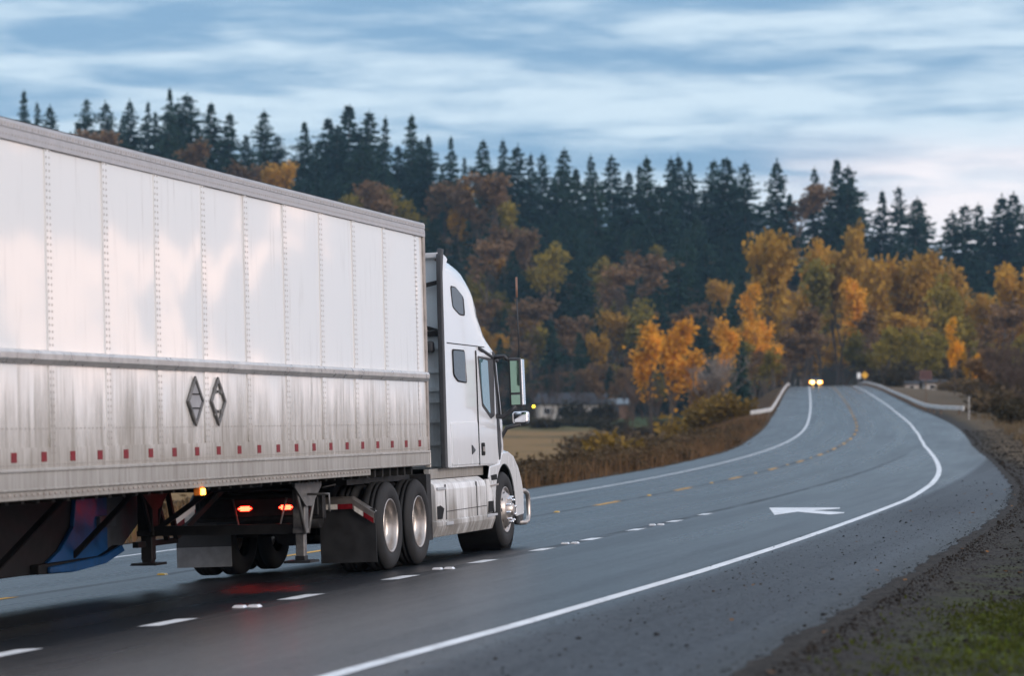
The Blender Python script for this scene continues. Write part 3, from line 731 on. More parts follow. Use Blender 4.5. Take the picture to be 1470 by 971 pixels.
mb = MB(); mb.prism([(-.15, .99), (1.5, .99), (1.55, 1.05), (-.1, 1.05)], 'y', .6, 1.74); mb.box(.4, 1.1, .75, 1.59, .9, 1.0); mb.build('fifth_wheel', M_BLACK, TK)
mb = MB()
mb.box(-.6, 2.2, .30, .70, .96, 1.02); mb.box(1.95, 2.15, .1, 2.24, .25, 1.02); mb.box(2.1, 2.9, .75, 1.6, .95, 1.0)
mb.build('deck_plate', M_BLACK, TK)
wheel('steer', TK, 5.72, .05); wheel('steer', TK, 5.72, W2-.05, True)
# mudflaps with their reflective hangers
def flaps(Y, lft):
    ys = sorted((Y(.03), Y(.66))); x = -.46
    mb = MB(); mb.box(x-.012, x, ys[0], ys[1], .34 if lft else .12, .70, 0)
    if lft: mb.box(x-.014, x+.002, ys[0], ys[1], .12, .34, 1)
    fl = mb.build('mudflap', [M_FLAP, M_FLAPG], TK)
    mb = MB(); xx = x-.05; c = [(Y(.66), .765), (Y(.28), .765), (Y(.03), .60)]
    for a, b_ in zip(c[:-1], c[1:]):
        mb.add([(xx, a[0], a[1]-.06), (xx, b_[0], b_[1]-.06), (xx, b_[0], b_[1]+.05), (xx, a[0], a[1]+.05), (xx+.10, a[0], a[1]+.07), (xx+.10, b_[0], b_[1]+.07)], [(0, 1, 2, 3), (3, 2, 5, 4)])
    mb.bar((xx+.05, Y(.2), .75), (xx+.05, Y(.76), .75), .05)
    hg = mb.build('flap_hanger', M_ALU, fl)
    d = 1 if not lft else -1
    segs = [((Y(.585), .757), (Y(.44), .757), 1), ((Y(.44), .757), (Y(.27), .757), 0), ((Y(.255), .735), (Y(.155), .668), 1), ((Y(.15), .665), (Y(.04), .593), 0)]
    for a, b_, w in segs:
        mt = MB(); mt.add([(xx-.006, a[0], a[1]-.055), (xx-.006, b_[0], b_[1]-.055), (xx-.006, b_[0], b_[1]+.0), (xx-.006, a[0], a[1]+.0)], [(0, 1, 2, 3)])
        mt.build('reflective_tape', M_REFW if w else M_RED, TK)
RL(flaps)
# cab shell, lofted front to back
CS = [(2.95, .085, 3.60, .16), (3.3, .085, 3.62, .20), (3.8, .090, 3.63, .28), (4.2, .10, 3.62, .36), (4.6, .12, 3.56, .44), (4.9, .15, 3.46, .50), (5.12, .19, 3.32, .52), (5.3, .23, 3.12, .48), (5.42, .27, 2.88, .34), (5.46, .30, 2.62, .18)]
def cab_loop(x, yu, zt, rr, zb=1.075, na=8):
    zs = zt-rr; zl = min(2.56, zs-.02); half = []
    for k in range(6):
        half.append((.080, zb+(zl-zb)*k/5))
    for k in range(1, 4):
        t = k/3; half.append((.080+(yu-.080)*t*t, zl+(zs-zl)*t))
    for k in range(1, na+1):
        a = PI/2*k/na; half.append((yu+rr*(1-math.cos(a)), zs+rr*math.sin(a)))
    half.append(((yu+rr+1.17)/2, zt+.025))
    full = [(x, y, z) for y, z in half]+[(x, 1.17, zt+.035)]+[(x, W2-y, z) for y, z in half[::-1]]
    return full
loops = [cab_loop(*c) for c in CS]
# windscreen slope down to the cowl
wl = cab_loop(5.62, .30, 1.95, .12)
n = len(loops[0]); mb = MB()
vs = [p for l in loops for p in l]
mb.add(vs, [(i*n+j, (i+1)*n+j, (i+1)*n+j+1, i*n+j+1) for i in range(len(loops)-1) for j in range(n-1)], 0, True)
fl = [(p[0]+(.30 if p[2] < 1.6 else .30*(1-(p[2]-1.6)/1.2)), p[1], p[2]) for p in loops[-1]]
mb.add(loops[-1]+fl, [(j, n+j, n+j+1, j+1) for j in range(n-1)]+[[n+j for j in range(n)]], 0, False)
mb.add([loops[k][0] for k in range(len(loops))]+[loops[k][-1] for k in range(len(loops))], [(k, k+len(loops), k+len(loops)+1, k+1) for k in range(len(loops)-1)])
cab = mb.build('cab_body', M_CAB, TK)
mb = MB(); mb.add(loops[0], [list(range(n))]); 
mb.box(2.925, 2.955, .12, 2.22, 1.10, 1.16); 
for z in (1.35, 1.62, 1.86, 2.0, 2.22, 2.5): mb.box(2.90, 2.955, .14, 1.0, z, z+.045)
mb.box(2.90, 2.955, .12, .95, 2.66, 2.72, 1); mb.prism([(.14, 2.74), (.75, 2.74), (.75, 2.95)], 'x', 2.90, 2.95, 1)
mb.bar((2.88, .12, 3.30), (2.88, .55, 3.22), .03, .05, 1); mb.lathe_y([(0, 0)], 0, 0, 3) if False else None
mb.build('cab_rear_wall', [M_CABBACK, M_BLACK], TK)
mb = MB(); mb.box(2.80, 2.90, .18, .42, 2.46, 2.60); mb.build('deck_lamp', M_TRIM, TK, .03)
mb = MB(); mb.prism([(2.86, 3.66), (3.25, 3.63), (3.30, 3.60), (2.95, 3.58), (2.88, 3.60)], 'y', .09, W2-.09); mb.build('roof_spoiler', M_CAB, TK, .01)
def extender(Y, lft):
    a, b_ = sorted((Y(.066), Y(.100)))
    mb = MB(); mb.prism([(2.78, 1.08), (3.02, 1.08), (3.02, 3.40), (3.22, 3.60), (2.98, 3.66), (2.88, 3.4)], 'y', a, b_); e = mb.build('side_extender', M_CAB, TK, .008)
    a, b_ = sorted((Y(.050), Y(.112)))
    mb = MB(); mb.prism([(2.69, 1.075), (2.80, 1.075), (2.905, 3.40), (2.985, 3.66), (3.02, 3.70), (2.90, 3.71), (2.85, 3.62), (2.82, 3.40)], 'y', a, b_); mb.build('rubber_edge', M_TRIM, e, .012)
RL(extender)
def plate(name, pts, Y, y0, y1, m, par=None, bev=0.0):
    a, b_ = sorted((Y(y0), Y(y1))); mb = MB(); mb.prism(pts, 'y', a, b_); return mb.build(name, m, par or TK, bev)
def rounded(pts, r, n=4):
    out = []
    k = len(pts)
    for i in range(k):
        p0, p, p1 = Vector((*pts[i-1], 0)), Vector((*pts[i], 0)), Vector((*pts[(i+1) % k], 0))
        a = p+(p0-p).normalized()*r; b_ = p+(p1-p).normalized()*r
        for j in range(n+1):
            t = j/n; q = a*(1-t)**2+p*2*t*(1-t)+b_*t*t; out.append((q.x, q.y))
    return out
def sides(Y, lft):
    # sleeper windows: dark gasket, then tinted pane
    for pts in ([(3.36, 3.285), (3.62, 3.275), (4.00, 3.165), (4.04, 2.935), (3.76, 2.935), (3.42, 3.02)], [(3.30, 2.51), (3.90, 2.51), (3.97, 2.10), (3.52, 2.115), (3.31, 2.19)]):
        yb = .082 if pts[0][1] < 3 else .092
        c = Vector((sum(p[0] for p in pts)/len(pts), sum(p[1] for p in pts)/len(pts)))
        g = plate('sleeper_window', rounded(pts, .06), Y, yb-.012, yb+.01, M_GAP)
        inner = [((p[0]-c.x)*.93+c.x, (p[1]-c.y)*.92+c.y) for p in pts]
        plate('pane', rounded(inner, .05), Y, yb-.016, yb-.008, M_GLASS, g)
    # door with its glass, seam, handle
    d = plate('door', [(4.47, 1.09), (5.36, 1.09), (5.42, 1.35), (5.40, 2.40), (5.30, 2.50), (4.50, 2.50)], Y, .068, .083, M_CAB, None, .006)
    plate('door_seam', [(4.44, 1.085), (4.47, 1.085), (4.50, 2.50), (4.485, 2.52), (4.46, 2.50)], Y, .070, .082, M_GAP, d)
    plate('window_frame', rounded([(4.53, 2.45), (5.36, 2.43), (5.30, 1.70), (5.1, 1.66), (4.66, 1.82)], .03), Y, .062, .069, M_TRIM, d)
    plate('door_window', rounded([(4.58, 2.42), (5.02, 2.40), (5.06, 1.72), (4.70, 1.85)], .03), Y, .058, .063, M_GLASSD, d)
    plate('door_handle', rounded([(4.54, 1.20), (4.70, 1.20), (4.70, 1.36), (4.54, 1.36)], .03), Y, .058, .069, M_GAP, d)
    plate('latch', [(4.58, 1.25), (4.67, 1.25), (4.67, 1.31), (4.58, 1.31)], Y, .052, .059, M_ALU, d)
    plate('locker_latch', [(4.05, 1.22), (4.22, 1.27), (4.05, 1.34)], Y, .055, .082, M_TRIM, None, .006)
    # fairing split lines; a grey strip stands for the shading along the crease
    plate('roof_seam', [(3.02, 2.585), (4.95, 2.575), (4.95, 2.565), (3.02, 2.572)], Y, .077, .083, M_GAP)
    plate('locker_door', rounded([(3.10, 1.10), (4.42, 1.10), (4.42, 1.62), (3.10, 1.62)], .03), Y, .069, .082, M_CAB, None, .006)
    plate('crease_shade', [(3.12, 2.86), (3.8, 2.80), (4.35, 2.70), (4.75, 2.60), (4.75, 2.66), (4.35, 2.78), (3.8, 2.90), (3.12, 2.95)], Y, .084, .097, M_GREYTRIM, None, .006)
    # front pillar and visor
    plate('pillar_trim', [(5.36, 2.52), (5.43, 2.52), (5.62, 1.30), (5.52, 1.10), (5.46, 1.35)], Y, .066, .10, M_TRIM)
    a, b_ = sorted((Y(.05), Y(.16))); mb = MB(); mb.prism([(4.62, 2.53), (5.60, 2.38), (5.62, 2.43), (4.62, 2.575)], 'y', a, b_); mb.build('window_visor', M_TRIM, TK, .02)
    # chassis fairings
    a, b_ = (.06, .30)
    prof = lambda y0: [(Y(y0), .46), (Y(y0), .82), (Y(y0+.02), .89), (Y(y0+.10), .945), (Y(y0+.40), .955), (Y(y0+.40), .40), (Y(y0+.03), .40)]
    for x0, x1 in ((2.22, 2.66), (2.675, 4.17), (4.185, 4.68)):
        mb = MB(); mb.prism(prof(.062), 'x', x0, x1)
        f = mb.build('chassis_fairing', M_FAIR, TK, .012)
        if x0 < 2.3:
            plate('step', [(2.25, .82), (2.62, .82), (2.62, .855), (2.25, .855)], Y, .045, .063, M_GREYTRIM, f, .006); plate('step_recess', [(2.24, .48), (2.46, .48), (2.56, .60), (2.40, .64), (2.24, .63)], Y, .056, .063, M_GAP, f)
    for xs in (2.667, 4.177): plate('fairing_gap', [(xs-.008, .465), (xs+.008, .465), (xs+.008, .885), (xs-.008, .885)], Y, .058, .07, M_GAP)
    plate('fairing_seam', [(2.68, .565), (4.68, .575), (4.68, .568), (2.68, .558)], Y, .058, .063, M_GAP)
    for x0, x1 in ((2.16, 2.66), (2.67, 4.17), (4.18, 5.05)):
        mb = MB(); y0 = .045; mb.prism([(Y(y0+.05), .27), (Y(y0), .40), (Y(y0), .455), (Y(y0+.02), .463), (Y(.4), .463), (Y(.4), .27)], 'x', x0, x1); mb.build('lower_skirt', M_FAIR, TK, .008)
    plate('step_bar', [(4.60, .425), (5.12, .435), (5.12, .462), (4.60, .462)], Y, .03, .047, M_GREYTRIM, None, .004); plate('step_bar', [(2.55, .40), (2.86, .40), (2.86, .44), (2.55, .44)], Y, .025, .046, M_GREYTRIM, None, .004)
    plate('cab_plinth', [(2.3, .955), (4.95, .955), (4.95, 1.072), (2.3, 1.072)], Y, .16, .22, M_RAIL)
    # step well in front of the fairing
    plate('step_well', [(4.74, .475), (5.02, .475), (5.10, .90), (4.74, .90)], Y, .070, .10, M_FAIR); plate('step_hole', [(4.76, .48), (5.0, .48), (5.05, .62), (4.80, .62)], Y, .060, .072, M_GAP)
    # fender: side skin with wheel arch, swept over in a loft
    cx, cz, R = 5.72, .50, .575
    arch = [(cx+R*math.cos(a), cz+R*math.sin(a)) for a in [math.radians(t) for t in range(-12, 178, 10)]]
    outer = [(5.13, .46), (5.06, .70), (4.86, .92), (4.95, 1.06), (5.45, 1.085), (5.62, 1.22), (5.95, 1.235), (6.25, 1.17), (6.50, 1.02), (6.66, .84), (6.74, .66), (6.72, .40), (6.30, .38)]
    mb = MB()
    poly = outer+arch
    mb.prism(poly, 'y', *sorted((Y(.062), Y(.085))))
    top = outer[3:12]
    for y0, y1, k in ((.085, .62, 0),):
        vs = [(p[0], Y(y0), p[1]-.0) for p in top]+[(p[0], Y(y0+.12), p[1]+.05) for p in top]+[(p[0], Y(y1), p[1]+.06) for p in top]
        m_ = len(top); mb.add(vs, [(r*m_+i, r*m_+i+1, (r+1)*m_+i+1, (r+1)*m_+i) for r in range(2) for i in range(m_-1)], 0, True)
    fen = mb.build('fender', M_CAB, TK)
    b_ = fen.modifiers.new('bevel', 'BEVEL'); b_.width = .02; b_.segments = 3; b_.limit_method = 'ANGLE'; b_.angle_limit = math.radians(40)
    plate('fender_vent', rounded([(4.98, .88), (5.26, .885), (5.26, .955), (4.95, .945)], .012), Y, .056, .064, M_GAP, fen); plate('fender_marker', [(4.93, .800), (5.32, .815), (5.32, .835), (4.93, .822)], Y, .054, .064, M_ALU, fen)
    mb = MB(); mb.lathe_y([(R+.005, Y(.09)), (R+.005, Y(.60))], cx, cz, 40); mb.lathe_y([(R, Y(.60)), (0, Y(.60))], cx, cz, 40); mb.build('wheel_well', M_BLACK, TK)
RL(sides)
# hood and cowl
hs_ = [(5.62, .36, 1.62), (6.0, .40, 1.52), (6.5, .46, 1.36), (6.8, .52, 1.18), (6.92, .58, 1.0)]
mb = MB(); n3_ = 0; rows = []
for x, y, z in hs_:
    rows.append([(x, y, .55), (x, y, z-.15), (x, y+.05, z-.05), (x, y+.16, z), (x, 1.17, z+.03), (x, W2-y-.16, z), (x, W2-y-.05, z-.05), (x, W2-y, z-.15), (x, W2-y, .55)])
k = len(rows[0]); mb.add([p for r in rows for p in r], [(i*k+j, (i+1)*k+j, (i+1)*k+j+1, i*k+j+1) for i in range(len(rows)-1) for j in range(k-1)]+[[(len(rows)-1)*k+j for j in range(k)]], 0, True)
mb.build('hood', M_CAB, TK)
mb = MB(); mb.prism([(5.42, 2.50), (5.70, 1.62), (5.72, 1.62), (5.45, 2.52)], 'y', .42, W2-.42); mb.build('windscreen', M_GLASS, TK)
mb = MB(); mb.box(6.55, 6.95, .12, W2-.12, .28, .62); mb.box(6.50, 6.62, .085, .16, .26, .72); mb.build('bumper', M_TRIM, TK, .03)
def guard(Y, lft):
    mb = MB(); mb.tube([(6.62, Y(.13), .70), (6.90, Y(.09), .70), (7.02, Y(.08), .66), (7.06, Y(.08), .58), (7.05, Y(.08), .38), (6.98, Y(.08), .30), (6.86, Y(.09), .28), (6.60, Y(.13), .29)], .032, 10); mb.build('bumper_guard', M_ALU, TK)
    mb = MB(); mb.tube([(6.66, Y(.10), .74), (6.66, Y(.10), .25)], .012, 6); mb.build('guard_bracket', M_ALU, TK)
    # mirrors
    mb = MB(); mb.tube([(5.36, Y(.10), 2.44), (5.36, Y(-.08), 2.46), (5.36, Y(-.12), 2.40)], .024, 8); mb.tube([(5.40, Y(.10), 1.70), (5.40, Y(-.02), 1.68), (5.36, Y(-.15), 1.76), (5.36, Y(-.20), 1.82)], .032, 8); mb.tube([(5.37, Y(.06), 2.44), (5.40, Y(.02), 1.70)], .016, 6); mb.build('mirror_arm', M_TRIM, TK)
    a, b_ = sorted((Y(-.125), Y(-.295)))
    mb = MB(); mb.box(5.34, 5.42, a, b_, 1.80, 2.43); mh = mb.build('mirror_head', M_TRIM, TK, .025, 3)
    mb = MB(); mb.box(5.334, 5.342, a+.025, b_-.03, 1.985, 2.39); mb.build('mirror_glass', M_MIRROR, mh)
    mb = MB(); mb.box(5.334, 5.342, a+.025, b_-.03, 1.83, 1.955); mb.build('convex_glass', M_MIRROR, mh)
    a2, b2 = sorted((Y(-.287), Y(-.306))); mb = MB(); mb.box(5.35, 5.50, a2, b2, 1.82, 2.41); mb.build('mirror_cover', M_CHROME, mh, .015, 3)
    mb = MB(); mb.tube([(5.75, Y(.14), 1.22), (5.75, Y(.10), 1.42), (5.75, Y(.02), 1.54), (5.76, Y(-.16), 1.58)], .028, 8); mb.build('hood_mirror_arm', M_TRIM, TK)
    a3, b3 = sorted((Y(-.06), Y(-.27))); mb = MB(); mb.box(5.72, 5.86, a3, b3, 1.585, 1.745); hm = mb.build('hood_mirror', M_CHROME, TK, .035, 4)
    mb = MB(); a4, b4 = sorted((Y(-.19), Y(-.255))); mb.box(5.714, 5.722, a4, b4, 1.70, 1.735); mb.build('hood_mirror_glass', M_MIRROR, hm)
    if not lft:
        mb = MB(); mb.tube([(5.38, Y(-.27), 2.41), (5.36, Y(-.275), 3.20)], .010, 5); mb.tube([(5.36, Y(-.275), 3.20), (5.355, Y(-.28), 3.46)], .014, 6, 1); mb.build('antenna', [M_TRIM, plain('antenna_whip', (.24, .13, .09), .5)], TK)
RL(guard)
# ================================================================== trees (prototypes, then copies sharing mesh data)
M_CONIF = leafmat('conifer_needles', (.010, .036, .031), (.034, .070, .045))
M_BARK = plain('bark', (.10, .08, .065), .9, 0, .1, .3, 3); M_PALEBARK = plain('pale_bark', (.34, .30, .26), .9, 0, .1, .25, 3)
M_GOLD = leafmat('gold_leaves', (.62, .28, .028), (.82, .42, .05)); M_AMB = leafmat('amber_leaves', (.33, .195, .034), (.56, .315, .052))
M_OLIVE = leafmat('olive_leaves', (.14, .125, .028), (.36, .265, .045)); M_RUST = leafmat('rust_leaves', (.14, .090, .052), (.27, .160, .078))
M_TWIG = leafmat('brown_twigs', (.085, .060, .048), (.15, .105, .080)); M_PALETWIG = leafmat('pale_twigs', (.24, .20, .17), (.36, .31, .27))
M_SHRUB = leafmat('shrub_leaves', (.026, .026, .014), (.085, .056, .025)); M_BRAM = leafmat('bramble_leaves', (.060, .042, .024), (.15, .10, .05)); M_YSHRUB = leafmat('yellow_shrub_leaves', (.16, .10, .024), (.29, .18, .034))

def quad(mb, c, d, w, l, rnd, mi=0):
    """one leaf clump: a small bent blade pair"""
    d = d.normalized(); s = d.orthogonal().normalized(); s.rotate(__import__('mathutils').Quaternion(d, rnd.uniform(0, 6.28)))
    a = c-s*w/2; b_ = c+s*w/2; m_ = c+d*l*.55
    mb.add([a, b_, m_+s*w*.6, m_-s*w*.6, c+d*l+s*w*.05], [(0, 1, 2, 3), (3, 2, 4)], mi)

def conifer(seed, H=30.0, R=5.0, shape=.85, bare=.06, ragged=.35):
    rnd = random.Random(seed); mb = MB()
    z = bare*H; nw = 0
    while z < H*.985:
        t = (z-bare*H)/(H*(1-bare))
        prof = R*((1-t)**shape)*(.6+.4*min(1, t*5+.3))*(1+.22*math.sin(z*.9+seed*2.1)+.14*math.sin(z*2.3+seed))
        nb = 7 if t < .75 else 5
        a0 = rnd.uniform(0, 6.28)
        for k in range(nb):
            if rnd.random() < .12: continue
            a = a0+2*PI*k/nb+rnd.uniform(-.5, .5); zb = z+rnd.uniform(-.55, .55)*(1-t*.6); Lb = max(.35, prof*rnd.uniform(1-ragged, 1+ragged*.6))
            rise = .38-.75*(1-t)+rnd.uniform(-.2, .2)
            dirv = Vector((math.cos(a), math.sin(a), rise)); dirv.normalize()
            m_ = max(3, int(Lb/.62))
            for j in range(m_):
                f = (j+.7)/m_
                p = Vector((0, 0, zb))+dirv*Lb*f+Vector((0, 0, -.12*Lb*f*f))
                side = Vector((-math.sin(a), math.cos(a), 0))
                for s_ in (-1, 1):
                    wv = dirv*.75+side*s_*rnd.uniform(.3, .9)+Vector((0, 0, rnd.uniform(-.95, .05)))
                    quad(mb, p, wv, rnd.uniform(.45, .95)*(1-.5*t), rnd.uniform(.9, 1.7)*(1.1-.45*f)*(1-.3*t), rnd)
        z += (.50+.22*(1-t))*rnd.uniform(.8, 1.2)*H/30
    for j in range(8): quad(mb, Vector((0, 0, H*(.955+.006*j))), Vector((rnd.uniform(-.35, .35), rnd.uniform(-.35, .35), 1)), .18, .9, rnd)
    crown = mb
    tr = MB(); tr.tube([(0, 0, -1.5), (0, 0, H*.3), (rnd.uniform(-.15, .15), 0, H*.65), (0, 0, H*.97)], .42*H/30, 7, r1=.03)
    return crown, tr
def skeleton(rnd, H, spread, levels, mb, up=.6, r0=None, first=.28, nfork=(3, 4), lean=0.0):
    tips = []
    r0 = r0 or H*.016
    def grow(p, d, Ln, r, lv):
        n = 3; pts = [p]; q = p; dd = d
        for i in range(n):
            dd = (dd+Vector((rnd.uniform(-.16, .16), rnd.uniform(-.16, .16), rnd.uniform(-.02, .12)))).normalized(); q = q+dd*Ln/n; pts.append(q)
        mb.tube(pts, r, 5 if lv < 2 else 3, caps=False, r1=r*.55)
        tips.append((q, lv, dd)); 
        if lv > 1: tips.append((pts[2], lv, dd))
        if lv >= levels: return
        for k in range(rnd.randint(*nfork)):
            a = rnd.uniform(0, 6.28); s_ = spread*rnd.uniform(.7, 1.25)
            nd = (dd*1.0+Vector((math.cos(a)*s_, math.sin(a)*s_, up*rnd.uniform(.2, 1.0)))).normalized()
            src = pts[rnd.choice((2, 3, 3))] if lv else pts[rnd.choice((1, 2, 3))]
            grow(src, nd, Ln*rnd.uniform(.52, .78), r*.55, lv+1)
    grow(Vector((0, 0, -.6)), Vector((lean, 0, 1)), H*first+.6, r0, 0)
    return tips
def broadleaf(seed, H, width, dens=1.0, columnar=False, leaf=.5, levels=3, thin=.0):
    """crown filled with leaf clumps at the ends of real limbs; clumps vary in size so the outline is uneven"""
    rnd = random.Random(seed); tr = MB()
    tips = skeleton(rnd, H, .30 if columnar else .62, levels, tr, up=1.1 if columnar else .55, first=.34 if columnar else .30)
    # fit the skeleton into the wanted box
    top = max(p.z for p, _, _ in tips); wid = max(math.hypot(p.x, p.y) for p, _, _ in tips)
    kz, kx = H*.97/top, width*.5/wid*.94
    tr.v = [(x*kx, y*kx, z*kz if z > 0 else z) for x, y, z in tr.v]
    cr = MB()
    cl = [(Vector((p.x*kx, p.y*kx, p.z*kz)), lv) for p, lv, _ in tips if lv >= 1]
    # a few more clumps inside the envelope
    for k in range(int(len(cl)*.5)):
        a = rnd.choice(cl)[0]; b_ = rnd.choice(cl)[0]
        if (a-b_).length < width*.45: cl.append((a.lerp(b_, rnd.random()), 2))
    for p, lv in cl:
        if rnd.random() < thin: continue
        rad = rnd.uniform(.5, 1.15)*H*.055
        for k in range(int(rnd.uniform(9, 20)*dens)):
            o = Vector((rnd.gauss(0, 1), rnd.gauss(0, 1), rnd.gauss(0, .8)))*rad*.62
            dv = o.normalized()+Vector((rnd.uniform(-.6, .6), rnd.uniform(-.6, .6), rnd.uniform(-.7, .5)))
            quad(cr, p+o, dv, leaf*rnd.uniform(.5, 1.0), leaf*rnd.uniform(.7, 1.3), rnd)
    return cr, tr
def barecrown(seed, H, width, levels=4, spread=.5, stems=1):
    rnd = random.Random(seed); tr = MB(); tw = MB()
    for s_ in range(stems):
        sub = MB(); skeleton(rnd, H, spread, levels, sub, up=.9, first=.36 if stems == 1 else .42, r0=H*.010, nfork=(3, 4), lean=rnd.uniform(-.35, .35) if stems > 1 else 0)
        top = max(v[2] for v in sub.v); wid = max(math.hypot(v[0], v[1]) for v in sub.v)
        kz, kx = H*.98/top*rnd.uniform(.85, 1), width*.5/wid
        nv = [(x*kx, y*kx, z*kz if z > 0 else z) for x, y, z in sub.v]
        a = rnd.uniform(0, 6.28); off = (math.cos(a)*.35*(stems > 1), math.sin(a)*.35*(stems > 1))
        tw.add([(x+off[0], y+off[1], z) for x, y, z in nv], sub.f, 0, True)
    # last-order twigs as fine sprays
    ends = [Vector(v) for v in tw.v[::7]]
    for p in ends:
        if p.z < H*.35: continue
        for k in range(3):
            d = Vector((p.x*.12+rnd.uniform(-1, 1), p.y*.12+rnd.uniform(-1, 1), rnd.uniform(.1, 1.3))).normalized(); l = rnd.uniform(.35, .9)*H*.05
            s_ = d.orthogonal()*(H*.0022)
            tw.add([p-s_, p+s_, p+d*l], [(0, 1, 2)])
    tr.tube([(0, 0, -.8), (0, 0, H*.22)], H*.012, 7, r1=H*.009)
    return tw, tr

PROTO = {}
def proto(kind, builders, leafm, barkm, H):
    lst = []
    for cr, tr in builders:
        me = []
        for mb_, m_, nm in ((cr, leafm, 'crown'), (tr, barkm, 'trunk')):
            d = bpy.data.meshes.new(nm); d.from_pydata(mb_.v, [], mb_.f); d.materials.append(m_); d.update(); me.append(d)
        lst.append(me)
    PROTO[kind] = (lst, H)
proto('conifer', [conifer(1, 30, 9.4, .92), conifer(2, 30, 7.6, .80, .08, .5), conifer(3, 30, 11.0, 1.0, .05), conifer(4, 30, 5.6, .75, .12, .7), conifer(5, 30, 9.0, .70, .07, .75), conifer(6, 30, 8.4, .62, .07, .6)], M_CONIF, M_BARK, 30)
proto('gold', [broadleaf(11, 16, 6.0, 1.1, True, .42), broadleaf(12, 16, 7.0, 1.0, True, .42), broadleaf(13, 16, 8.5, 1.0, False, .42)], M_GOLD, M_BARK, 16)
proto('amber', [broadleaf(21, 18, 9.0, 1.0, True, .55), broadleaf(22, 18, 11.0, 1.0, False, .55), broadleaf(23, 18, 8.0, 1.1, True, .5)], M_AMB, M_BARK, 18)
proto('olive', [broadleaf(31, 18, 10.0, 1.0, True, .55), broadleaf(32, 18, 12.0, 1.0, False, .55)], M_OLIVE, M_BARK, 18)
proto('rust', [broadleaf(41, 14, 11.0, .8, False, .50), broadleaf(42, 14, 9.5, .8, False, .50, thin=.25)], M_RUST, M_BARK, 14)
proto('bare', [barecrown(51, 14, 9), barecrown(52, 14, 7.5), barecrown(53, 14, 10)], M_TWIG, M_BARK, 14)
proto('palebare', [barecrown(61, 8, 8, 4, .55, 4)], M_PALETWIG, M_PALEBARK, 8)
def shrubmesh(seed, R, H, dens):
    rnd = random.Random(seed); cr = MB(); tr = MB()
    for k in range(14):
        a = rnd.uniform(0, 6.28); rr = R*math.sqrt(rnd.random()); b_ = Vector((math.cos(a)*rr*.4, math.sin(a)*rr*.4, -.2)); e = Vector((math.cos(a)*rr, math.sin(a)*rr, H*rnd.uniform(.45, 1)*(1-.45*(rr/R)**2)))
        tr.tube([b_, b_.lerp(e, .5)+Vector((0, 0, .15*H)), e], .025, 4, caps=False, r1=.008)
        for j in range(int(dens)):
            f = rnd.uniform(.25, 1.0); p = b_.lerp(e, f)+Vector((rnd.gauss(0, 1), rnd.gauss(0, 1), rnd.gauss(0, .7)))*R*.20
            if p.z < 0: p.z = abs(p.z)*.5
            quad(cr, p, Vector((rnd.uniform(-1, 1), rnd.uniform(-1, 1), rnd.uniform(-.3, 1.2))), rnd.uniform(.06, .14), rnd.uniform(.14, .34), rnd)
    return cr, tr
proto('shrub', [shrubmesh(71, 1.5, 1.5, 75), shrubmesh(72, 1.2, 1.8, 75)], M_SHRUB, M_BARK, 1.6)
proto('bramble', [shrubmesh(81, 1.6, 1.0, 60), shrubmesh(82, 1.3, 1.2, 60)], M_BRAM, M_BARK, 1.1)
proto('yshrub', [shrubmesh(91, 1.3, 1.4, 70)], M_YSHRUB, M_BARK, 1.4)
NAMES = {'conifer': ('conifer_tree', 'conifer'), 'gold': ('golden_tree', 'tree'), 'amber': ('amber_tree', 'tree'), 'olive': ('olive_green_tree', 'tree'), 'rust': ('rusty_brown_tree', 'tree'), 'bare': ('bare_tree', 'tree'), 'palebare': ('bare_multistem_tree', 'tree'), 'shrub': ('dark_shrub', 'bush'), 'bramble': ('bramble_bush', 'bush'), 'yshrub': ('yellow_shrub', 'bush')}
trand = random.Random(99)
NCOUNT = {}
def plant(kind, x, y, H, label, group=None, wide=1.0, variant=None, sink=.0):
    lst, H0 = PROTO[kind]; v = lst[(variant if variant is not None else trand.randrange(len(lst)))]
    nm, cat = NAMES[kind]; r = empty(nm, (x, y, surface_z(x, y)-sink)); k = H/H0
    r.scale = (k*wide, k*wide, k); r.rotation_euler = (trand.gauss(0, .02), trand.gauss(0, .02), trand.uniform(0, 6.28)); tag(r, label, cat, group)
    for me, pn in zip(v, ('crown', 'trunk' if kind not in ('shrub', 'bramble', 'yshrub') else 'stems')):
        o = bpy.data.objects.new(pn, me); COL.objects.link(o); o.parent = r
    NCOUNT[kind] = NCOUNT.get(kind, 0)+1
    return r
def at_u(u, Y): return (u-735)/FPX*Y
def ztop(v, Y): return (600-v)/FPX*Y
ZONES = [(-400, 'above the trailer tail'), (210, 'above mid trailer'), (420, 'above the trailer front'), (600, 'behind the cab'), (770, 'right of the cab'), (930, 'above the golden pair'), (1085, 'behind the crest'), (1270, 'above the right guardrail'), (1400, 'at the right edge')]
def zone(u):
    r = ZONES[0][1]
    for a, n_ in ZONES:
        if u >= a: r = n_
    return r
ORD = ['first','second','third','fourth','fifth','sixth','seventh','eighth','ninth','tenth','eleventh','twelfth']
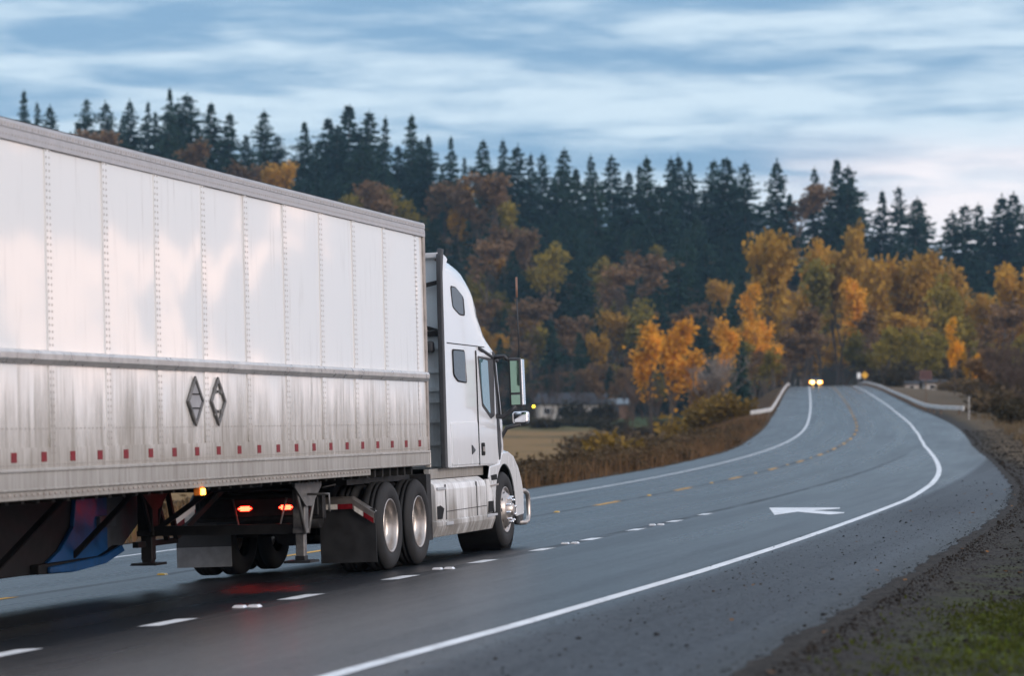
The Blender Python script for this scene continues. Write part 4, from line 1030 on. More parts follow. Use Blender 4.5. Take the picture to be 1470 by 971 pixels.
# skyline conifers, one by one
SKYDROP = {98,170,224,253,282,352,398,452,482,517,572,601,634,668,706,796,828,856,902,950,1008,1056,1094,1134,1188,1238,1421,1454}
SKY = [(-60,140),(-20,150),(33,127),(53,145),(70,150),(98,172),(122,140),(152,144),(170,152),(186,142),(207,145),(224,150),(240,126),(253,134),(268,134),(282,152),(305,147),(326,162),(352,182),(376,158),(398,178),(436,174),(452,184),(466,169),(482,161),(500,150),(517,170),(531,159),(548,167),(572,190),(590,163),(601,185),(614,194),(634,212),(651,196),(668,214),(692,201),(706,210),(720,199),(738,207),(760,221),(779,220),(796,226),(812,213),(828,226),(843,222),(856,221),(880,223),(902,238),(920,236),(935,225),(950,240),(963,226),(977,221),(995,231),(1008,242),(1027,229),(1041,227),(1056,246),(1070,232),(1094,262),(1115,229),(1134,258),(1167,240),(1188,262),(1204,228),(1214,238),(1224,254),(1238,276),(1266,274),(1288,266),(1312,284),(1327,291),(1366,304),(1390,293),(1410,292),(1421,302),(1442,279),(1459,277),(1475,285),(1500,290),(1540,288)]
SKY = [(u, v+trand.uniform(4, 34) if u in SKYDROP else v) for u, v in SKY]
zc = {}
for u, v in SKY: zc.setdefault(zone(u), []).append(u)
for u, v in SKY:
    Y = trand.uniform(845, 885); x = at_u(u, Y); g = T1(x, Y); H = max(9.0, min(42, ztop(v, Y)-g)); z_ = zone(u)
    i = zc[z_].index(u); n_ = len(zc[z_])
    where = 'leftmost' if i == 0 else 'rightmost' if i == n_-1 else (ORD[i]+' from the left') if i < 12 else 'next to rightmost'
    plant('conifer', x, Y, H, f'dark conifer on the skyline {z_}, {where} of that stretch', 'conifers along the skyline', wide=(1.0 if H > 20 else 1.2)*trand.uniform(.62, 1.45))
# the wooded hillside: rows of conifers with broadleaved pockets
def autumn(u, v):
    """how likely a broadleaf at this place on the hillside"""
    p = .36
    for cu, cv, ru, rv, w in [(545,285,70,45,.9),(650,275,60,40,.85),(735,290,55,60,.88),(700,365,75,50,.8),(640,420,70,70,.6),(760,455,100,60,.8),(860,470,70,45,.7),(1010,430,35,40,.5),(910,380,28,35,.9),(920,445,50,35,.9),(160,200,30,20,.9),(350,225,60,25,.5),(1140,275,20,12,.9)]:
        p = max(p, w*math.exp(-(((u-cu)/ru)**2+((v-cv)/rv)**2)))
    if u > 1075: p = max(p, smooth(0, 1, (v-305-(u-1200)*.02)/35)*.97)
    elif u > 940: p = max(p, .12+.5*smooth(470, 520, v))
    return float(p)
ROWS = [(650, 22), (676, 24), (702, 26), (728, 27), (754, 28), (780, 29), (806, 30), (832, 31)]
for ri, (Y0, sp) in enumerate(ROWS):
    u = -70+trand.uniform(0, 20)
    while u < 1530:
        Y = Y0+trand.uniform(-11, 11); x = at_u(u, Y); g = T1(x, Y)
        con_v = 600-FPX*(g+26)/Y
        step = trand.uniform(.7, 1.2)*FPX*6.6/Y
        vis_lim = 170+(u/607.0)*152 if u < 607 else 620   # trailer hides the rest
        if con_v > vis_lim+30 and u < 600: u += step; continue
        b_ = 600-FPX*(g+14)/Y
        lay = 'on the upper slope' if Y0 > 790 else 'halfway up the hill' if Y0 > 710 else 'at the foot of the hill'
        z_ = zone(u)
        if trand.random() < autumn(u, b_):
            if u > 1060: kind = trand.choices(['amber', 'olive', 'gold', 'rust', 'bare'], [.48, .26, .18, .05, .03])[0]
            elif u > 690: kind = trand.choices(['rust', 'olive', 'bare', 'amber'], [.40, .26, .28, .06])[0]
            else: kind = trand.choices(['rust', 'olive', 'amber', 'bare'], [.46, .28, .12, .14])[0]
            H = {'amber': 17, 'olive': 17, 'gold': 16, 'rust': 15, 'bare': 15}[kind]*trand.uniform(.7, 1.15)*(1 if u > 1060 else .88)
            adj = {'amber': 'amber autumn tree', 'olive': 'olive green tree', 'gold': 'golden autumn tree', 'rust': 'rusty brown autumn tree', 'bare': 'leafless grey brown tree'}[kind]
            plant(kind, x, Y, H, f'{adj} {lay} {z_}', f'{adj}s {lay} {z_}', wide=trand.uniform(1.05, 1.45), sink=.24*H)
        else:
            H = trand.uniform(13, 25) if Y0 > 795 else trand.uniform(12, 24) if Y0 > 740 else trand.uniform(10, 21)
            plant('conifer', x, Y, H, f'dark conifer {lay} {z_}', f'conifers {lay} {z_}', wide=trand.uniform(.9, 1.35)*(1.15 if H < 18 else 1))
            if trand.random() < .55 and Y0 < 800 and u < 1090:
                kd = trand.choices(['rust', 'bare', 'olive'], [.5, .3, .2])[0]; H = trand.uniform(7, 11); Y2 = Y-trand.uniform(3, 9); x2 = at_u(u+trand.uniform(-18, 18), Y2); ad = {'rust': 'low rusty tree', 'bare': 'low bare tree', 'olive': 'low olive tree'}[kd]
                plant(kd, x2, Y2, H, f'{ad} under conifers {lay} {z_}', f'{ad}s under conifers {lay} {z_}', wide=trand.uniform(1.2, 1.6), sink=.2*H)
        u += step
# taller cottonwoods beyond the crest and to the right
for u, Y, vt, kind, w in [(1095,560,332,'amber',1.0),(1112,600,345,'amber',.9),(1082,545,408,'gold',.8),(1070,560,470,'olive',.9),(1100,530,462,'gold',.9),(1128,540,478,'rust',1.1),(1150,600,375,'olive',1),(1165,610,340,'amber',1),(1200,620,362,'amber',1),(1235,615,318,'amber',.9),(1240,590,395,'gold',.9),(1275,600,370,'amber',1),(1305,605,368,'amber',1),(1335,600,362,'amber',1),(1360,590,395,'olive',1),(1390,610,375,'amber',.85),(1410,600,420,'amber',.8),(1440,590,380,'amber',1),(1465,600,420,'amber',1),(1265,560,440,'rust',.7),(1180,575,440,'rust',.9),(1210,580,455,'bare',1),(1300,570,450,'amber',1.1),(1330,560,470,'olive',1.1),(1150,565,455,'bare',1.0),(1240,570,470,'olive',.8),(1275,545,480,'bare',.9),(1490,590,400,'amber',1),(1520,600,420,'olive',1),(1430,520,430,'rust',.9)]:
    x = at_u(u, Y); H = max(6, ztop(vt, Y)-surface_z(x, Y)); side = 'left of the road crest' if u < 1130 else 'straight beyond the road crest' if u < 1260 else 'beyond the brown sign on the right' if u < 1400 else 'at the far right edge'
    adj = {'amber': 'tall amber cottonwood', 'olive': 'tall olive green cottonwood', 'gold': 'bright golden cottonwood', 'rust': 'rust coloured tree', 'bare': 'leafless grey thicket tree'}[kind]
    plant(kind, x, Y, H, f'{adj} {side} before the hill', f'{adj}s {side}', wide=w*trand.uniform(.95, 1.25)*16/max(H, 12)*1.3, sink=.0)
for i, (u, Y, vt, kind, w) in enumerate([(415,800,232,'amber',1),(352,806,228,'rust',1.2),(300,812,200,'rust',1.2),(160,815,188,'rust',1.3),(512,775,278,'olive',1),(530,790,262,'amber',1),(552,780,256,'rust',1.1),(572,786,270,'olive',1),(640,790,256,'rust',1.1),(662,785,268,'amber',.9),(690,780,268,'rust',1),(716,782,248,'rust',1.2),(737,770,288,'olive',.9),(722,765,318,'rust',1.1),(772,762,328,'rust',1),(792,742,346,'olive',.9),(700,742,338,'rust',1.1),(905,722,358,'rust',1.3),(890,716,374,'rust',1),(918,706,390,'bare',1.2),(930,690,428,'olive',1.1),(878,690,447,'amber',.9),(762,690,422,'rust',1.1),(700,696,470,'amber',.9),(1032,720,402,'amber',.8),(1146,845,264,'rust',1.2),(820,690,452,'rust',1),(850,672,478,'amber',.7),(735,672,490,'rust',1),(800,668,500,'bare',1.2),(1000,690,440,'rust',1),(985,668,470,'olive',1)]):
    x = at_u(u, Y); g0 = T1(x, Y); H = min(max(9.0, ztop(vt, Y)-g0), 20); k = {'amber': 'amber tree', 'rust': 'rust brown tree', 'olive': 'olive yellow tree', 'bare': 'grey leafless tree'}[kind]
    t_ = plant(kind, x, Y, H, f'{k} among the dark conifers {zone(u)}', f'{k}s among the dark conifers {zone(u)}', wide=w*1.15); t_.location.z = ztop(vt, Y)-H
# trees with a place of their own
for u, Y, vt, kind, w, lab in [
    (936,430,463,'gold',.95,'narrow golden tree left of the road, left half of the bright pair'), (962,436,453,'gold',1.1,'tallest golden tree left of the road, right of its narrow twin'), (990,425,503,'gold',1.0,'smaller orange gold tree at the right foot of the bright golden pair'),
    (1038,330,498,'palebare',1.15,'pale leafless many stemmed tree behind the left guardrail'), (1062,500,482,'conifer',1.1,'small dark conifer beside the pale leafless tree'),
    (1046,470,458,'gold',.7,'slim yellow tree behind the pale leafless tree'),
    (1370,330,456,'gold',.62,'slender golden tree behind the brown road sign'), (1398,320,508,'gold',.75,'short golden tree right of the slender golden tree by the brown sign'), (1384,340,500,'amber',.6,'thin amber tree between the two golden trees by the brown sign'),
    (1287,440,519,'shrub',.55,'round dark evergreen bush behind the right guardrail'),
    (1445,300,490,'bare',1.0,'leafless brown tree at the right edge beyond the tan grass'), (1470,250,470,'bare',.9,'leafless dark tree cut by the right edge of the view'), (1425,350,500,'rust',.9,'rusty tree left of the leafless trees at the right edge'),
    (905,330,520,'bare',.9,'low leafless tree just left of the golden pair'), (932,300,535,'bare',.7,'dark twiggy tree in front of the golden pair'), (1000,380,520,'bare',.8,'leafless brown tree between the golden pair and the pale bare tree'), (1012,350,545,'rust',.9,'rust brown scrub tree right of the golden pair'),
    (1110,440,520,'bare',.8,'leafless tree behind the end of the left guardrail'), (1085,420,500,'rust',.7,'rusty tree just behind the left guardrail'), (1125,480,505,'bare',.8,'leafless tree nearest the crest on the left side')]:
    x = at_u(u, Y); plant(kind, x, Y, max(2, ztop(vt, Y)-surface_z(x, Y)), lab, None, wide=w, variant={936: 0, 962: 1, 990: 0}.get(u))
# grey thicket on the valley floor around the houses
for i in range(34):
    u = 690+i*8.2+trand.uniform(-6, 6); Y = trand.choice([560, 590, 615, 635])+trand.uniform(-8, 8)
    if 780 < u < 880 and Y < 610 and i % 3: Y = 628
    elif 780 < u < 880: Y = 566
    kind = trand.choices(['bare', 'rust', 'olive', 'shrub'], [.66, .16, .12, .06])[0]
    x = at_u(u, Y); side = 'left of the white house' if u < 790 else 'behind the white house' if u < 880 else 'right of the white house'
    adj = {'bare': 'leafless grey brown tree', 'rust': 'rusty half bare tree', 'olive': 'dull olive tree', 'shrub': 'dark evergreen shrub'}[kind]
    plant(kind, x, Y, trand.uniform(8, 13) if kind != 'shrub' else 4, f'{adj} on the valley floor {side}', f'{adj}s on the valley floor {side}', wide=trand.uniform(.8, 1.1))
# scrub at the foot of the autumn trees beyond the crest
for i in range(60):
    u = 1070+i*7.2+trand.uniform(-6, 6); Y = trand.uniform(505, 560) if not 1150 < u < 1255 else trand.uniform(590, 640); x = at_u(u, Y)
    s_, l_ = locate(x, Y)
    if edge_left(float(s_))-3 < l_ < edge_right(float(s_))+3: continue
    side = 'left of the crest' if u < 1160 else 'right of the crest' if u < 1330 else 'at the far right'
    kd = trand.choice(['shrub', 'shrub', 'bare', 'olive'])
    plant(kd, x, Y, trand.uniform(3, 5) if kd == 'shrub' else trand.uniform(7, 12), f"{'dark' if kd == 'shrub' else 'leafless' if kd == 'bare' else 'olive green'} scrub at the foot of the autumn trees {side}", f'{kd} scrub {side}', wide=1.6 if kd == 'shrub' else 1.2)
# bushes: roadside brambles, valley hedges, yellow shrubs
def bush(kind, u, v, Y, H, label, group=None, w=1.3): 
    x = at_u(u, Y); return plant(kind, x, Y, H, label, group, wide=w)
for u, Y, H, w, lab in [(1003,300,4.6,1.0,'big yellow shrub below the pale leafless tree'), (945,260,1.6,1.0,'yellow shrub in front of the golden trees'), (885,150,2.0,1.0,'low yellow shrub by the road bank in the middle of the brambles'), (1028,290,3.2,1.0,'small orange yellow shrub right of the big yellow shrub'), (1052,262,2.6,1.0,'orange shrub near the end of the left guardrail')]:
    bush('yshrub', u, 0, Y, H, lab, None, w)
for i in range(30):
    u = 700+i*11+trand.uniform(-8, 8); Y = trand.uniform(390, 520); x = at_u(u, Y)
    if u < 860: Y = trand.uniform(505, 545); x = at_u(u, Y)
    plant('shrub', x, Y, trand.uniform(1.2, 2.2), 'dark shrub in the valley hedge between the tan field and the house', 'dark shrubs of the valley hedge', wide=1.7)
for i in range(26):
    u = 850+i*8.0+trand.uniform(-6, 6); Y = trand.uniform(180, 300); x = at_u(u, Y)
    s, l = locate(x, Y)
    if l > edge_left(float(s))-3.5: continue
    if u > 1035 or (Y > 195 and l > edge_left(float(s))-11): continue
    plant(trand.choice(['shrub', 'bramble', 'bramble']), x, Y, trand.uniform(1.3, 2.9), 'dark tangled bush on the slope left of the road before the guardrail', 'tangled bushes on the slope left of the road', wide=1.5)
for i in range(46):
    s = 62+i*2.7+trand.uniform(-1.5, 1.5); la = float(edge_left(s))-trand.uniform(2.4, 7.5); p = road_pt(s, la)
    plant('bramble', p[0], p[1], trand.uniform(.5, 1.1), 'low russet bramble on the left road bank', 'low brambles on the left road bank', wide=1.25)
for i in range(90):
    s = trand.uniform(125, 430); la = float(edge_right(s))+(trand.uniform(4.5, 9) if s < 200 else trand.uniform(7.5, 12))+abs(trand.gauss(0, 9)); p = road_pt(s, la); kd = trand.choices(['bramble', 'shrub', 'bare', 'yshrub'], [.40, .34, .20, .06])[0]
    H = {'bramble': trand.uniform(1.0, 2.2), 'shrub': trand.uniform(1.3, 3.0), 'bare': trand.uniform(3.5, 6.5), 'yshrub': trand.uniform(1.2, 2.0)}[kd]; lb = {'bramble': 'low russet bramble', 'shrub': 'dark green shrub', 'bare': 'small leafless thicket tree', 'yshrub': 'orange yellow shrub'}[kd]
    far = 'beside the right guardrail' if s > 220 else 'on the right bank before the guardrail'
    plant(kd, p[0], p[1], H, f'{lb} {far}', f'{lb}s {far}', wide=1.45 if kd != 'bare' else 1.2)

for i in range(44):
    u = 1395+trand.uniform(0, 120); Y = trand.uniform(175, 330); x = at_u(u, Y); s, l = locate(x, Y)
    if l < edge_right(float(s))+5: continue
    kd = trand.choices(['bare', 'shrub', 'bramble', 'rust'], [.36, .30, .24, .10])[0]
    H = {'bare': trand.uniform(4, 8)*(.7+.5*(u-1395)/120), 'shrub': trand.uniform(1.5, 3.2), 'bramble': trand.uniform(1, 2), 'rust': trand.uniform(4, 7)}[kd]; lb = {'bare': 'leafless brown tree', 'shrub': 'dark shrub', 'bramble': 'russet bramble', 'rust': 'small rusty tree'}[kd]
    plant(kd, x, Y, H, f'{lb} in the thicket at the right edge beyond the verge', f'{lb}s in the right edge thicket', wide=1.35)
for i in range(60):
    s = 60+i*2.6+trand.uniform(-1.5, 1.5); p = road_pt(s, float(edge_left(s))-trand.uniform(1.0, 3.2))
    plant('bramble', p[0], p[1], trand.uniform(.3, .7), 'small russet weed clump at the left edge of the pavement', 'small weed clumps along the left pavement edge', wide=1.2)

# ================================================================== ground cover (nobody could count it)
def scatter(n, srange, drange, side, r, clump=None, walk=(.10, .08), dmin=.12, cap=40):
    """stations, offsets and ground points of n tufts or stones; clumps wander round their first member"""
    s = r.uniform(*srange, n); d = r.uniform(*drange, n)
    if clump:
        k = np.arange(n)//clump*clump; o = np.minimum(np.arange(n)-k, cap)
        s = s[k]+r.normal(0, 1, n)*walk[0]*np.sqrt(o+1); d = d[k]+r.normal(0, 1, n)*walk[1]*np.sqrt(o+1)
    if dmin is not None: d = np.maximum(d, dmin+.25*np.abs(r.normal(0, 1, n)))
    la = edge_right(s)+d if side > 0 else edge_left(s)-d
    nx, ny = nrm(s); x = fx(s)+nx*la; y = s+ny*la
    if side > 0: z = np.where(d < .02, fz(s)+bank(s)*la, zright(s, la, (x, y)))
    else: z = zleft(s, la, (x, y))
    return x, y, z
def blades(name, n, srange, drange, side, hr, wr, mat, bend=.5, clump=None, **kw):
    r = np.random.default_rng(len(name)*7+n); x, y, z = scatter(n, srange, drange, side, r, clump, **kw)
    h = r.uniform(*hr, n); w = r.uniform(*wr, n); a = r.uniform(0, 6.28, n); ca, sa = np.cos(a)*w, np.sin(a)*w; t_ = r.normal(0, bend, n)*h; q = r.uniform(0, 6.28, n); ex_, ey_ = np.cos(q)*t_, np.sin(q)*t_
    V = np.stack([np.stack(p, -1) for p in ((x-ca, y-sa, z-.02), (x+ca, y+sa, z-.02), (x+ca*.7+ex_*.35, y+sa*.7+ey_*.35, z+h*.6), (x-ca*.7+ex_*.35, y-sa*.7+ey_*.35, z+h*.6), (x+ex_, y+ey_, z+h))], 1).reshape(-1, 3)
    mb = MB(); mb.add(V.tolist(), [f for o in range(0, 5*n, 5) for f in ((o, o+1, o+2, o+3), (o+3, o+2, o+4))])
    return tag(mb.build(name, mat), kind='stuff')
M_DRY = leafmat('dry_grass', (.075, .042, .022), (.20, .115, .055)); M_TAN = leafmat('tan_grass', (.11, .07, .036), (.20, .14, .075)); M_MOSS = leafmat('moss_blades', (.022, .032, .008), (.085, .095, .016)); M_LIME = leafmat('lime_grass', (.075, .105, .012), (.165, .20, .02)); M_GREENY = leafmat('green_yellow_grass', (.09, .10, .025), (.22, .20, .06))
blades('bank_grass', 15000, (40, 235), (.25, 6.5), -1, (.22, .75), (.012, .03), M_DRY, .45, 6)
blades('green_bank_grass', 4000, (44, 80), (1.5, 13), -1, (.15, .45), (.012, .03), M_GREENY, .45, 6)
blades('verge_grass', 7000, (62, 215), (2.2, 12), 1, (.15, .55), (.012, .03), M_TAN, .5, 6)
blades('moss', 26000, (12, 22.5), (.8, 4.6), 1, (.008, .034), (.006, .014), M_MOSS, 1.0, 600, walk=(.030, .022), cap=600)
blades('low_grass', 9000, (17.6, 21.5), (1.7, 3.7), 1, (.010, .045), (.006, .014), M_LIME, 1.2, 60)
# loose stones scattered over the shoulder and the verge
def pebbles(name, n, srange, drange, size, mat, seed=1):
    r = np.random.default_rng(n+seed); x, y, z = scatter(n, srange, drange, 1, r, None, dmin=None)
    k = size*r.lognormal(0, .5, n); a = r.uniform(0, 6.28, n); P = []
    for q in range(5): rr = k*r.uniform(.7, 1.2, n); P.append(np.stack([x+np.cos(a+q*1.257)*rr, y+np.sin(a+q*1.257)*rr, z-.004], -1))
    for q in range(5): rr = k*r.uniform(.4, .8, n); P.append(np.stack([x+np.cos(a+q*1.257+.3)*rr, y+np.sin(a+q*1.257+.3)*rr, z+k*r.uniform(.4, .9, n)], -1))
    V = np.stack(P, 1).reshape(-1, 3); mb = MB()
    mb.add(V.tolist(), [tuple(o+i for i in f) for o in range(0, 10*n, 10) for f in ((0,1,6,5),(1,2,7,6),(2,3,8,7),(3,4,9,8),(4,0,5,9),(5,6,7,8,9))])
    return tag(mb.build(name, mat), kind='stuff')
M_STONE = leafmat('gravel_stone', (.014, .012, .011), (.085, .070, .055), .85)
pebbles('gravel', 30000, (12.5, 34), (.02, 5.5), .0060, M_STONE)
pebbles('gravel', 9000, (34, 75), (.03, 4.0), .010, M_STONE)
pebbles('gravel', 7000, (75, 170), (.03, 3.0), .018, M_STONE)
pebbles('gravel', 5000, (12.5, 60), (-.22, .35), .0042, M_STONE)
pebbles('shoulder_grit', 4500, (12.5, 48), (-2.3, .1), .0034, M_STONE)
pebbles('shoulder_grit', 420, (13, 70), (-2.1, .1), .0075, plain('dark_grit', (.016, .015, .015), .9, 0, .2, .5, 40))
def leaves():
    r = np.random.default_rng(5); mb = MB()
    for i in range(90):
        s = r.uniform(13, 60); la = float(edge_right(s))+r.uniform(-1.6, 3.0); nx, ny = nrm(s); x, y = float(fx(s)+nx*la), float(s+ny*la); z = surface_z(x, y)+.012
        a = r.uniform(0, 6.28); k = r.uniform(.02, .04); t = r.uniform(-.01, .012)
        mb.add([(x+math.cos(a)*k, y+math.sin(a)*k, z), (x-math.sin(a)*k*.6, y+math.cos(a)*k*.6, z+t), (x-math.cos(a)*k, y-math.sin(a)*k, z+.005), (x+math.sin(a)*k*.6, y-math.cos(a)*k*.6, z-t*.5)], [(0, 1, 2, 3)])
    return tag(mb.build('fallen_leaves', leafmat('fallen_leaf', (.22, .09, .03), (.34, .17, .05))), kind='stuff')
leaves()

# ================================================================== guardrails, signs, houses, car
M_GALV = plain('weathered_galvanised', (.62, .60, .57), .5, .25, .5, .2, 3); M_WOOD = plain('post_wood', (.15, .11, .08), .9, 0, .1, .3, 5)
def guardrail(path, side, label):
    g = tag(empty('guardrail', road_pt(*path[0])), label, 'guardrail'); base = Vector(g.location)
    ss = np.array([p[0] for p in path]); ls = np.array([p[1] for p in path])
    st = np.concatenate([np.arange(ss[0], ss[0]+40, 1.0), np.arange(ss[0]+40, ss[-1], 3.0)])
    prof = [(0, .40), (-.07, .44), (-.07, .50), (0, .545), (0, .575), (-.07, .62), (-.07, .68), (0, .72)]
    def pt(s, dl, h):
        la = float(np.interp(s, ss, ls)); nx, ny = nrm(s)
        zz = float(fz(s)+bank(s)*np.clip(la, edge_left(s), edge_right(s)))
        return Vector((float(fx(s)+nx*(la+dl)), float(s+ny*(la+dl)), zz+h))-base
    mb = MB(); k = len(prof); vs = [pt(s, dl*side, h-.04) for s in st for dl, h in prof]
    mb.add(vs, [(i*k+j, i*k+j+1, (i+1)*k+j+1, (i+1)*k+j) for i in range(len(st)-1) for j in range(k-1)], 0, True)
    ob = mb.build('beam', M_GALV, g); so_ = ob.modifiers.new('sheet', 'SOLIDIFY'); so_.thickness = .02
    e0 = pt(st[0], 0, .52); dv = (pt(st[0]+1, 0, .52)-e0).normalized(); mb = MB()
    mb.bar(e0-dv*.45, e0, .12, .36); mb.build('end_terminal', M_GALV, g, .03)
    s = ss[0]+.6
    while s < ss[-1]:
        mb = MB(); p = pt(s, .16*side, -.9); q = pt(s, .16*side, .72); mb.bar(p, q, .15, .20); mb.bar(pt(s, .0, .52), pt(s, .16*side, .52), .14, .30); mb.build('post', M_WOOD, g); s += 3.81 if s < ss[0]+150 else 7.62
    return g
guardrail([(223, 8.25), (226, 6.85), (231, 6.3), (238, 5.95), (256, 5.75), (285, 5.7), (332, 5.7), (410, 5.75), (560, 5.8)], 1, 'long grey guardrail curving along the right edge of the road up to the crest')
guardrail([(235.5, -8.35), (241.7, -7.65), (248, -7.0), (284, -6.98), (346, -6.98), (430, -7.0), (560, -7.0)], -1, 'grey guardrail along the left edge of the road with its near end bent outward')
def sign(name, u, Y, vc, w, h, shape, face, label, posts=1, post=M_WOOD, border=None, bord=.0):
    x = at_u(u, Y); zc_ = ztop(vc, Y); g0 = surface_z(x, Y); r = tag(empty(name, (x, Y, g0)), label, 'sign'); r.rotation_euler = (0, 0, trand.uniform(-.08, .08))
    zc_ -= g0
    def poly(k):
        if shape == 'diamond': return [(-w/2*k, zc_), (0, zc_-h/2*k), (w/2*k, zc_), (0, zc_+h/2*k)]
        return rounded([(-w/2+bord*(1-k)*0-(k-1)*bord, zc_-h/2-(k-1)*bord), (w/2+(k-1)*bord, zc_-h/2-(k-1)*bord), (w/2+(k-1)*bord, zc_+h/2+(k-1)*bord), (-w/2-(k-1)*bord, zc_+h/2+(k-1)*bord)], .06)
    mb = MB(); mb.prism(poly(1.0), 'y', -.03, .0); p_ = mb.build('sign_panel', face, r)
    if border:
        mb = MB(); i_ = [(a*.90, (b_-zc_)*.86+zc_) for a, b_ in poly(1.0)]; o_ = [(a*.96, (b_-zc_)*.94+zc_) for a, b_ in poly(1.0)]; k = len(o_)
        mb.add([(a, -.034, b_) for a, b_ in o_]+[(a, -.034, b_) for a, b_ in i_], [(j, (j+1) % k, k+(j+1) % k, k+j) for j in range(k)]); mb.build('sign_border', border, p_)
    for k in range(posts):
        px = 0 if posts == 1 else (k-.5)*w*.55
        mb = MB(); mb.box(px-.05, px+.05, .002, .10, -.6, zc_+h*.4); mb.build('post', post, r)
    return r
M_SBROWN = plain('brown_sign_face', (.085, .038, .034), .5); M_SYEL = plain('yellow_sign_face', (.85, .44, .03), .45); M_SWHITE = plain('white_sign_face', (.82, .82, .80), .45); M_SEDGE = plain('sign_edge', (.20, .13, .115), .5)
sign('brown_sign', 1329, 262, 539, 1.15, .88, 'rect', M_SBROWN, 'square reddish brown road sign on a post behind the right guardrail', 1, M_WOOD, M_SEDGE)
sign('yellow_sign', 1241.5, 505, 539, 1.35, 1.35, 'diamond', M_SYEL, 'yellow diamond warning sign at the crest of the road', 1, M_GREYST)
sign('white_sign', 1233, 500, 539.5, .62, 1.0, 'rect', M_SWHITE, 'small white sign just left of the yellow diamond sign', 1, M_GREYST)
def delineator(u, Y, vt, vb, label):
    x = at_u(u, Y); g0 = surface_z(x, Y); r = tag(empty('delineator_post', (x, Y, g0)), label, 'roadside post'); H = max(.8, ztop(vt, Y)-g0)
    mb = MB(); mb.box(-.022, .022, -.02, .02, -.4, H); mb.build('post', M_GALV, r, .01); mb = MB(); mb.box(-.03, .03, -.026, -.02, H-.3, H-.1); mb.build('reflector', M_REFW, r)
delineator(1391, 205, 570, 590, 'slim white roadside post right of the near end of the right guardrail'); delineator(1329, 300, 558, 575, 'slim white roadside post under the brown sign')
delineator(1141.5, 490, 544, 555, 'pale post at the crest, nearest the end of the left guardrail'); delineator(1149.5, 500, 545, 553, 'pale post at the crest, between the guardrail and the oncoming car')
# oncoming car ---------------------------------------------------
def oncoming():
    s, la = 468, -2.45; p = road_pt(s, la); d = math.atan(fx(s+.5)-fx(s-.5))
    c = tag(empty('oncoming_car', p), 'dark oncoming car with bright headlights at the crest of the road', 'car'); c.rotation_euler = (0, 0, -d)
    M_PAINT = plain('dark_car_paint', (.02, .02, .024), .25, 0, .5, .1, 6, 1.0)
    prof = [(-2.2, .35), (-2.25, .62), (-2.15, .82), (-1.2, .95), (-.45, 1.42), (1.0, 1.45), (1.9, 1.02), (2.2, .95), (2.25, .45), (2.1, .32)]   # (y, z): front faces us
    mb = MB(); k = len(prof); vs = []
    for x, sh in ((-.86, .93), (-.78, 1.0), (.78, 1.0), (.86, .93)): vs += [(x if z < 1 else x*.86, y*sh if z > .9 else y, z) for y, z in prof]
    mb.add(vs, [(r*k+j, r*k+(j+1) % k, (r+1)*k+(j+1) % k, (r+1)*k+j) for r in range(3) for j in range(k)]+[tuple(range(k)), tuple(range(3*k, 4*k))[::-1]]); mb.build('body', M_PAINT, c, .04)
    mb = MB(); mb.add([(-.66, -1.08, 1.02), (.66, -1.08, 1.02), (.56, -.52, 1.40), (-.56, -.52, 1.40)], [(0, 1, 2, 3)]); mb.build('windscreen', M_GLASS, c)
    wm = None
    for x in (-.84, .66):
        for y in (-1.4, 1.4):
            mb = MB(); mb.tube([(x, y, .33), (x+.18, y, .33)], .33, 20); mb.build('wheel', M_RUBBER, c)
    M_HEAD = emitter('headlamp', (1, .58, .14), 10, (.8, .8, .8)); M_HALO = emitter('headlight_halo', (1, .36, .04), 6, (.6, .25, .05))
    for x in (-.58, .58):
        mb = MB(); mb.prism(rounded([(x-.26, .50), (x+.26, .50), (x+.26, .90), (x-.26, .90)], .05), 'y', -2.30, -2.22); mb.build('headlight', M_HEAD, c); s_ = 1 if x > 0 else -1
        if abs(x) < .5: continue
        mb = MB(); mb.prism(rounded([(x+s_*.36-.09, .50), (x+s_*.36+.09, .50), (x+s_*.36+.09, .92), (x+s_*.36-.09, .92)], .03), 'y', -2.27, -2.2); mb.build('side_halo_glow', M_HALO, c); mb = MB(); mb.prism(rounded([(x-.14, .34), (x+.14, .34), (x+.14, .46), (x-.14, .46)], .03), 'y', -2.27, -2.2); mb.build('lower_halo_glow', M_HALO, c)  # amber glowing pieces added round the headlights to imitate their halo
oncoming()
# houses in the valley ------------------------------------------
def house(name, u, Y, w, d, hw, hr, wallm, roofm, label, wins, rot=0.0):
    x = at_u(u, Y); r = tag(empty(name, (x, Y, T1(x, Y)+(.45 if w > 4.5 else -.1))), label, 'house'); r.rotation_euler = (0, 0, rot)
    mb = MB(); mb.box(-w/2, w/2, 0, d, -1.8, hw); mb.build('wall', wallm, r)
    mb = MB(); mb.prism([(-.5, hw-.02), (d+.5, hw-.02), (d+.5, hw+.14), (d/2, hw+hr), (-.5, hw+.14)], 'x', -w/2-.5, w/2+.5); rf = mb.build('roof', roofm, r)
    for wx, ww, z0, z1, nm in wins:
        mb = MB(); mb.box(wx-ww/2-.08, wx+ww/2+.08, -.05, .02, z0-.08, z1+.08); f = mb.build(nm, M_SWHITE if nm == 'window' else M_WOOD, r)
        mb = MB(); mb.box(wx-ww/2, wx+ww/2, -.08, -.05, z0, z1); mb.build('pane' if nm == 'window' else 'door_leaf', M_GLASS if nm == 'window' else M_TRIM, f)
M_HWHITE = plain('house_white', (.55, .50, .45), .8, 0, .2, .08); M_ROOF = plain('dark_roof', (.05, .05, .055), .8, 0, .2, .2); M_ROOFG = plain('grey_roof', (.17, .20, .22), .7, 0, .2, .15); M_HBRN = plain('house_brown', (.20, .12, .085), .85, 0, .2, .15)
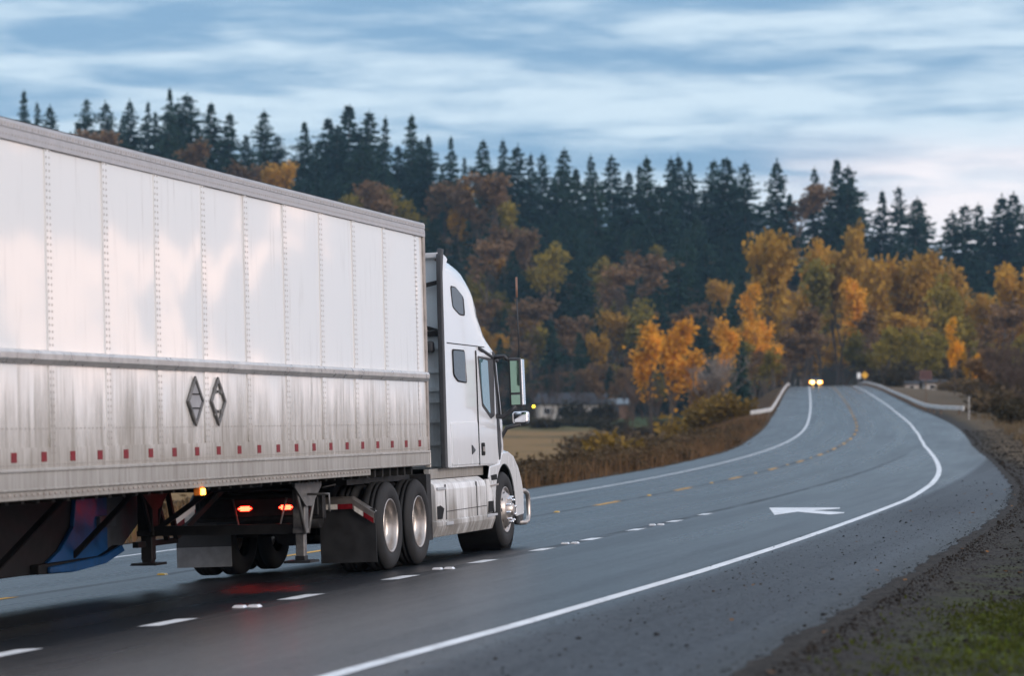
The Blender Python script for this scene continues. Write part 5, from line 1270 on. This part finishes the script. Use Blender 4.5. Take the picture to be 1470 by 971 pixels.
WN = [(-5.2, 1.4, .9, 2.1, 'window'), (-1.6, 1.8, .9, 2.1, 'window'), (1.2, 1.0, 0, 2.1, 'front_door'), (4.6, 1.6, .9, 2.1, 'window')]
house('white_house', 822, 585, 13.5, 8, 2.9, 2.4, M_HWHITE, M_ROOF, 'long low white house with a dark roof across the tan field', WN)
house('shed', 870, 600, 9, 6, 2.6, 1.3, M_HBRN, M_ROOFG, 'low shed with a pale grey roof right of the white house', [(-2, 1.2, 1, 2, 'window'), (1.5, 2.4, 0, 2.2, 'garage_door')])
house('small_house', 786, 592, 5, 6, 2.7, 1.6, M_HWHITE, M_ROOF, 'small white house left of the long white house', [(0, 1.2, .9, 2, 'window')])
house('far_white_building', 1342, 430, 2.9, 3, 1.3, .5, M_HWHITE, M_ROOF, 'small white building behind the brown road sign', [(-.4, .7, .4, .9, 'window')]); house('far_white_building', 1309, 440, 2.2, 3, 1.2, .4, M_HWHITE, M_ROOF, 'small pale building left of the brown road sign', [(0, .6, .4, .9, 'window')])
# lit yard lamp on its pole
def lamp():
    Y = 520; x = at_u(766, Y); g0 = T1(x, Y); H = ztop(584, Y)-g0
    r = tag(empty('yard_lamp', (x, Y, g0)), 'lit yellow lamp on a pole left of the white house', 'lamp')
    mb = MB(); mb.tube([(0, 0, -.5), (0, 0, H+.3), (0, -.5, H+.35)], .06, 8); mb.build('pole', M_WOOD, r)
    mb = MB(); mb.lathe_y([(0, -.22), (.12, -.18), (.17, -.05), (.17, .05), (.12, .18), (0, .22)], 0, 0, 14); o = mb.build('lamp_globe', emitter('yellow_lamp', (1, .72, .05), 7, (.6, .5, .1)), r, loc=(0, -.5, H)); 
lamp()

# ================================================================== air
if HAZE > 0:
    mb = MB(); mb.box(-1960, 1960, -460, 3660, -9, 150); hz = mb.build('haze', None); hz.data.materials.clear()
    m = bpy.data.materials.new('haze_air'); m.use_nodes = True; nt = NT(m.node_tree); m.node_tree.nodes.remove(m.node_tree.nodes['Principled BSDF'])
    pv = nt.new('ShaderNodeVolumePrincipled'); pv.inputs['Color'].default_value = (.45, .74, 1.0, 1); pv.inputs['Density'].default_value = HAZE; pv.inputs['Anisotropy'].default_value = .2
    nt.l.new(pv.outputs[0], m.node_tree.nodes['Material Output'].inputs['Volume']); hz.data.materials.append(m); tag(hz, kind='stuff')
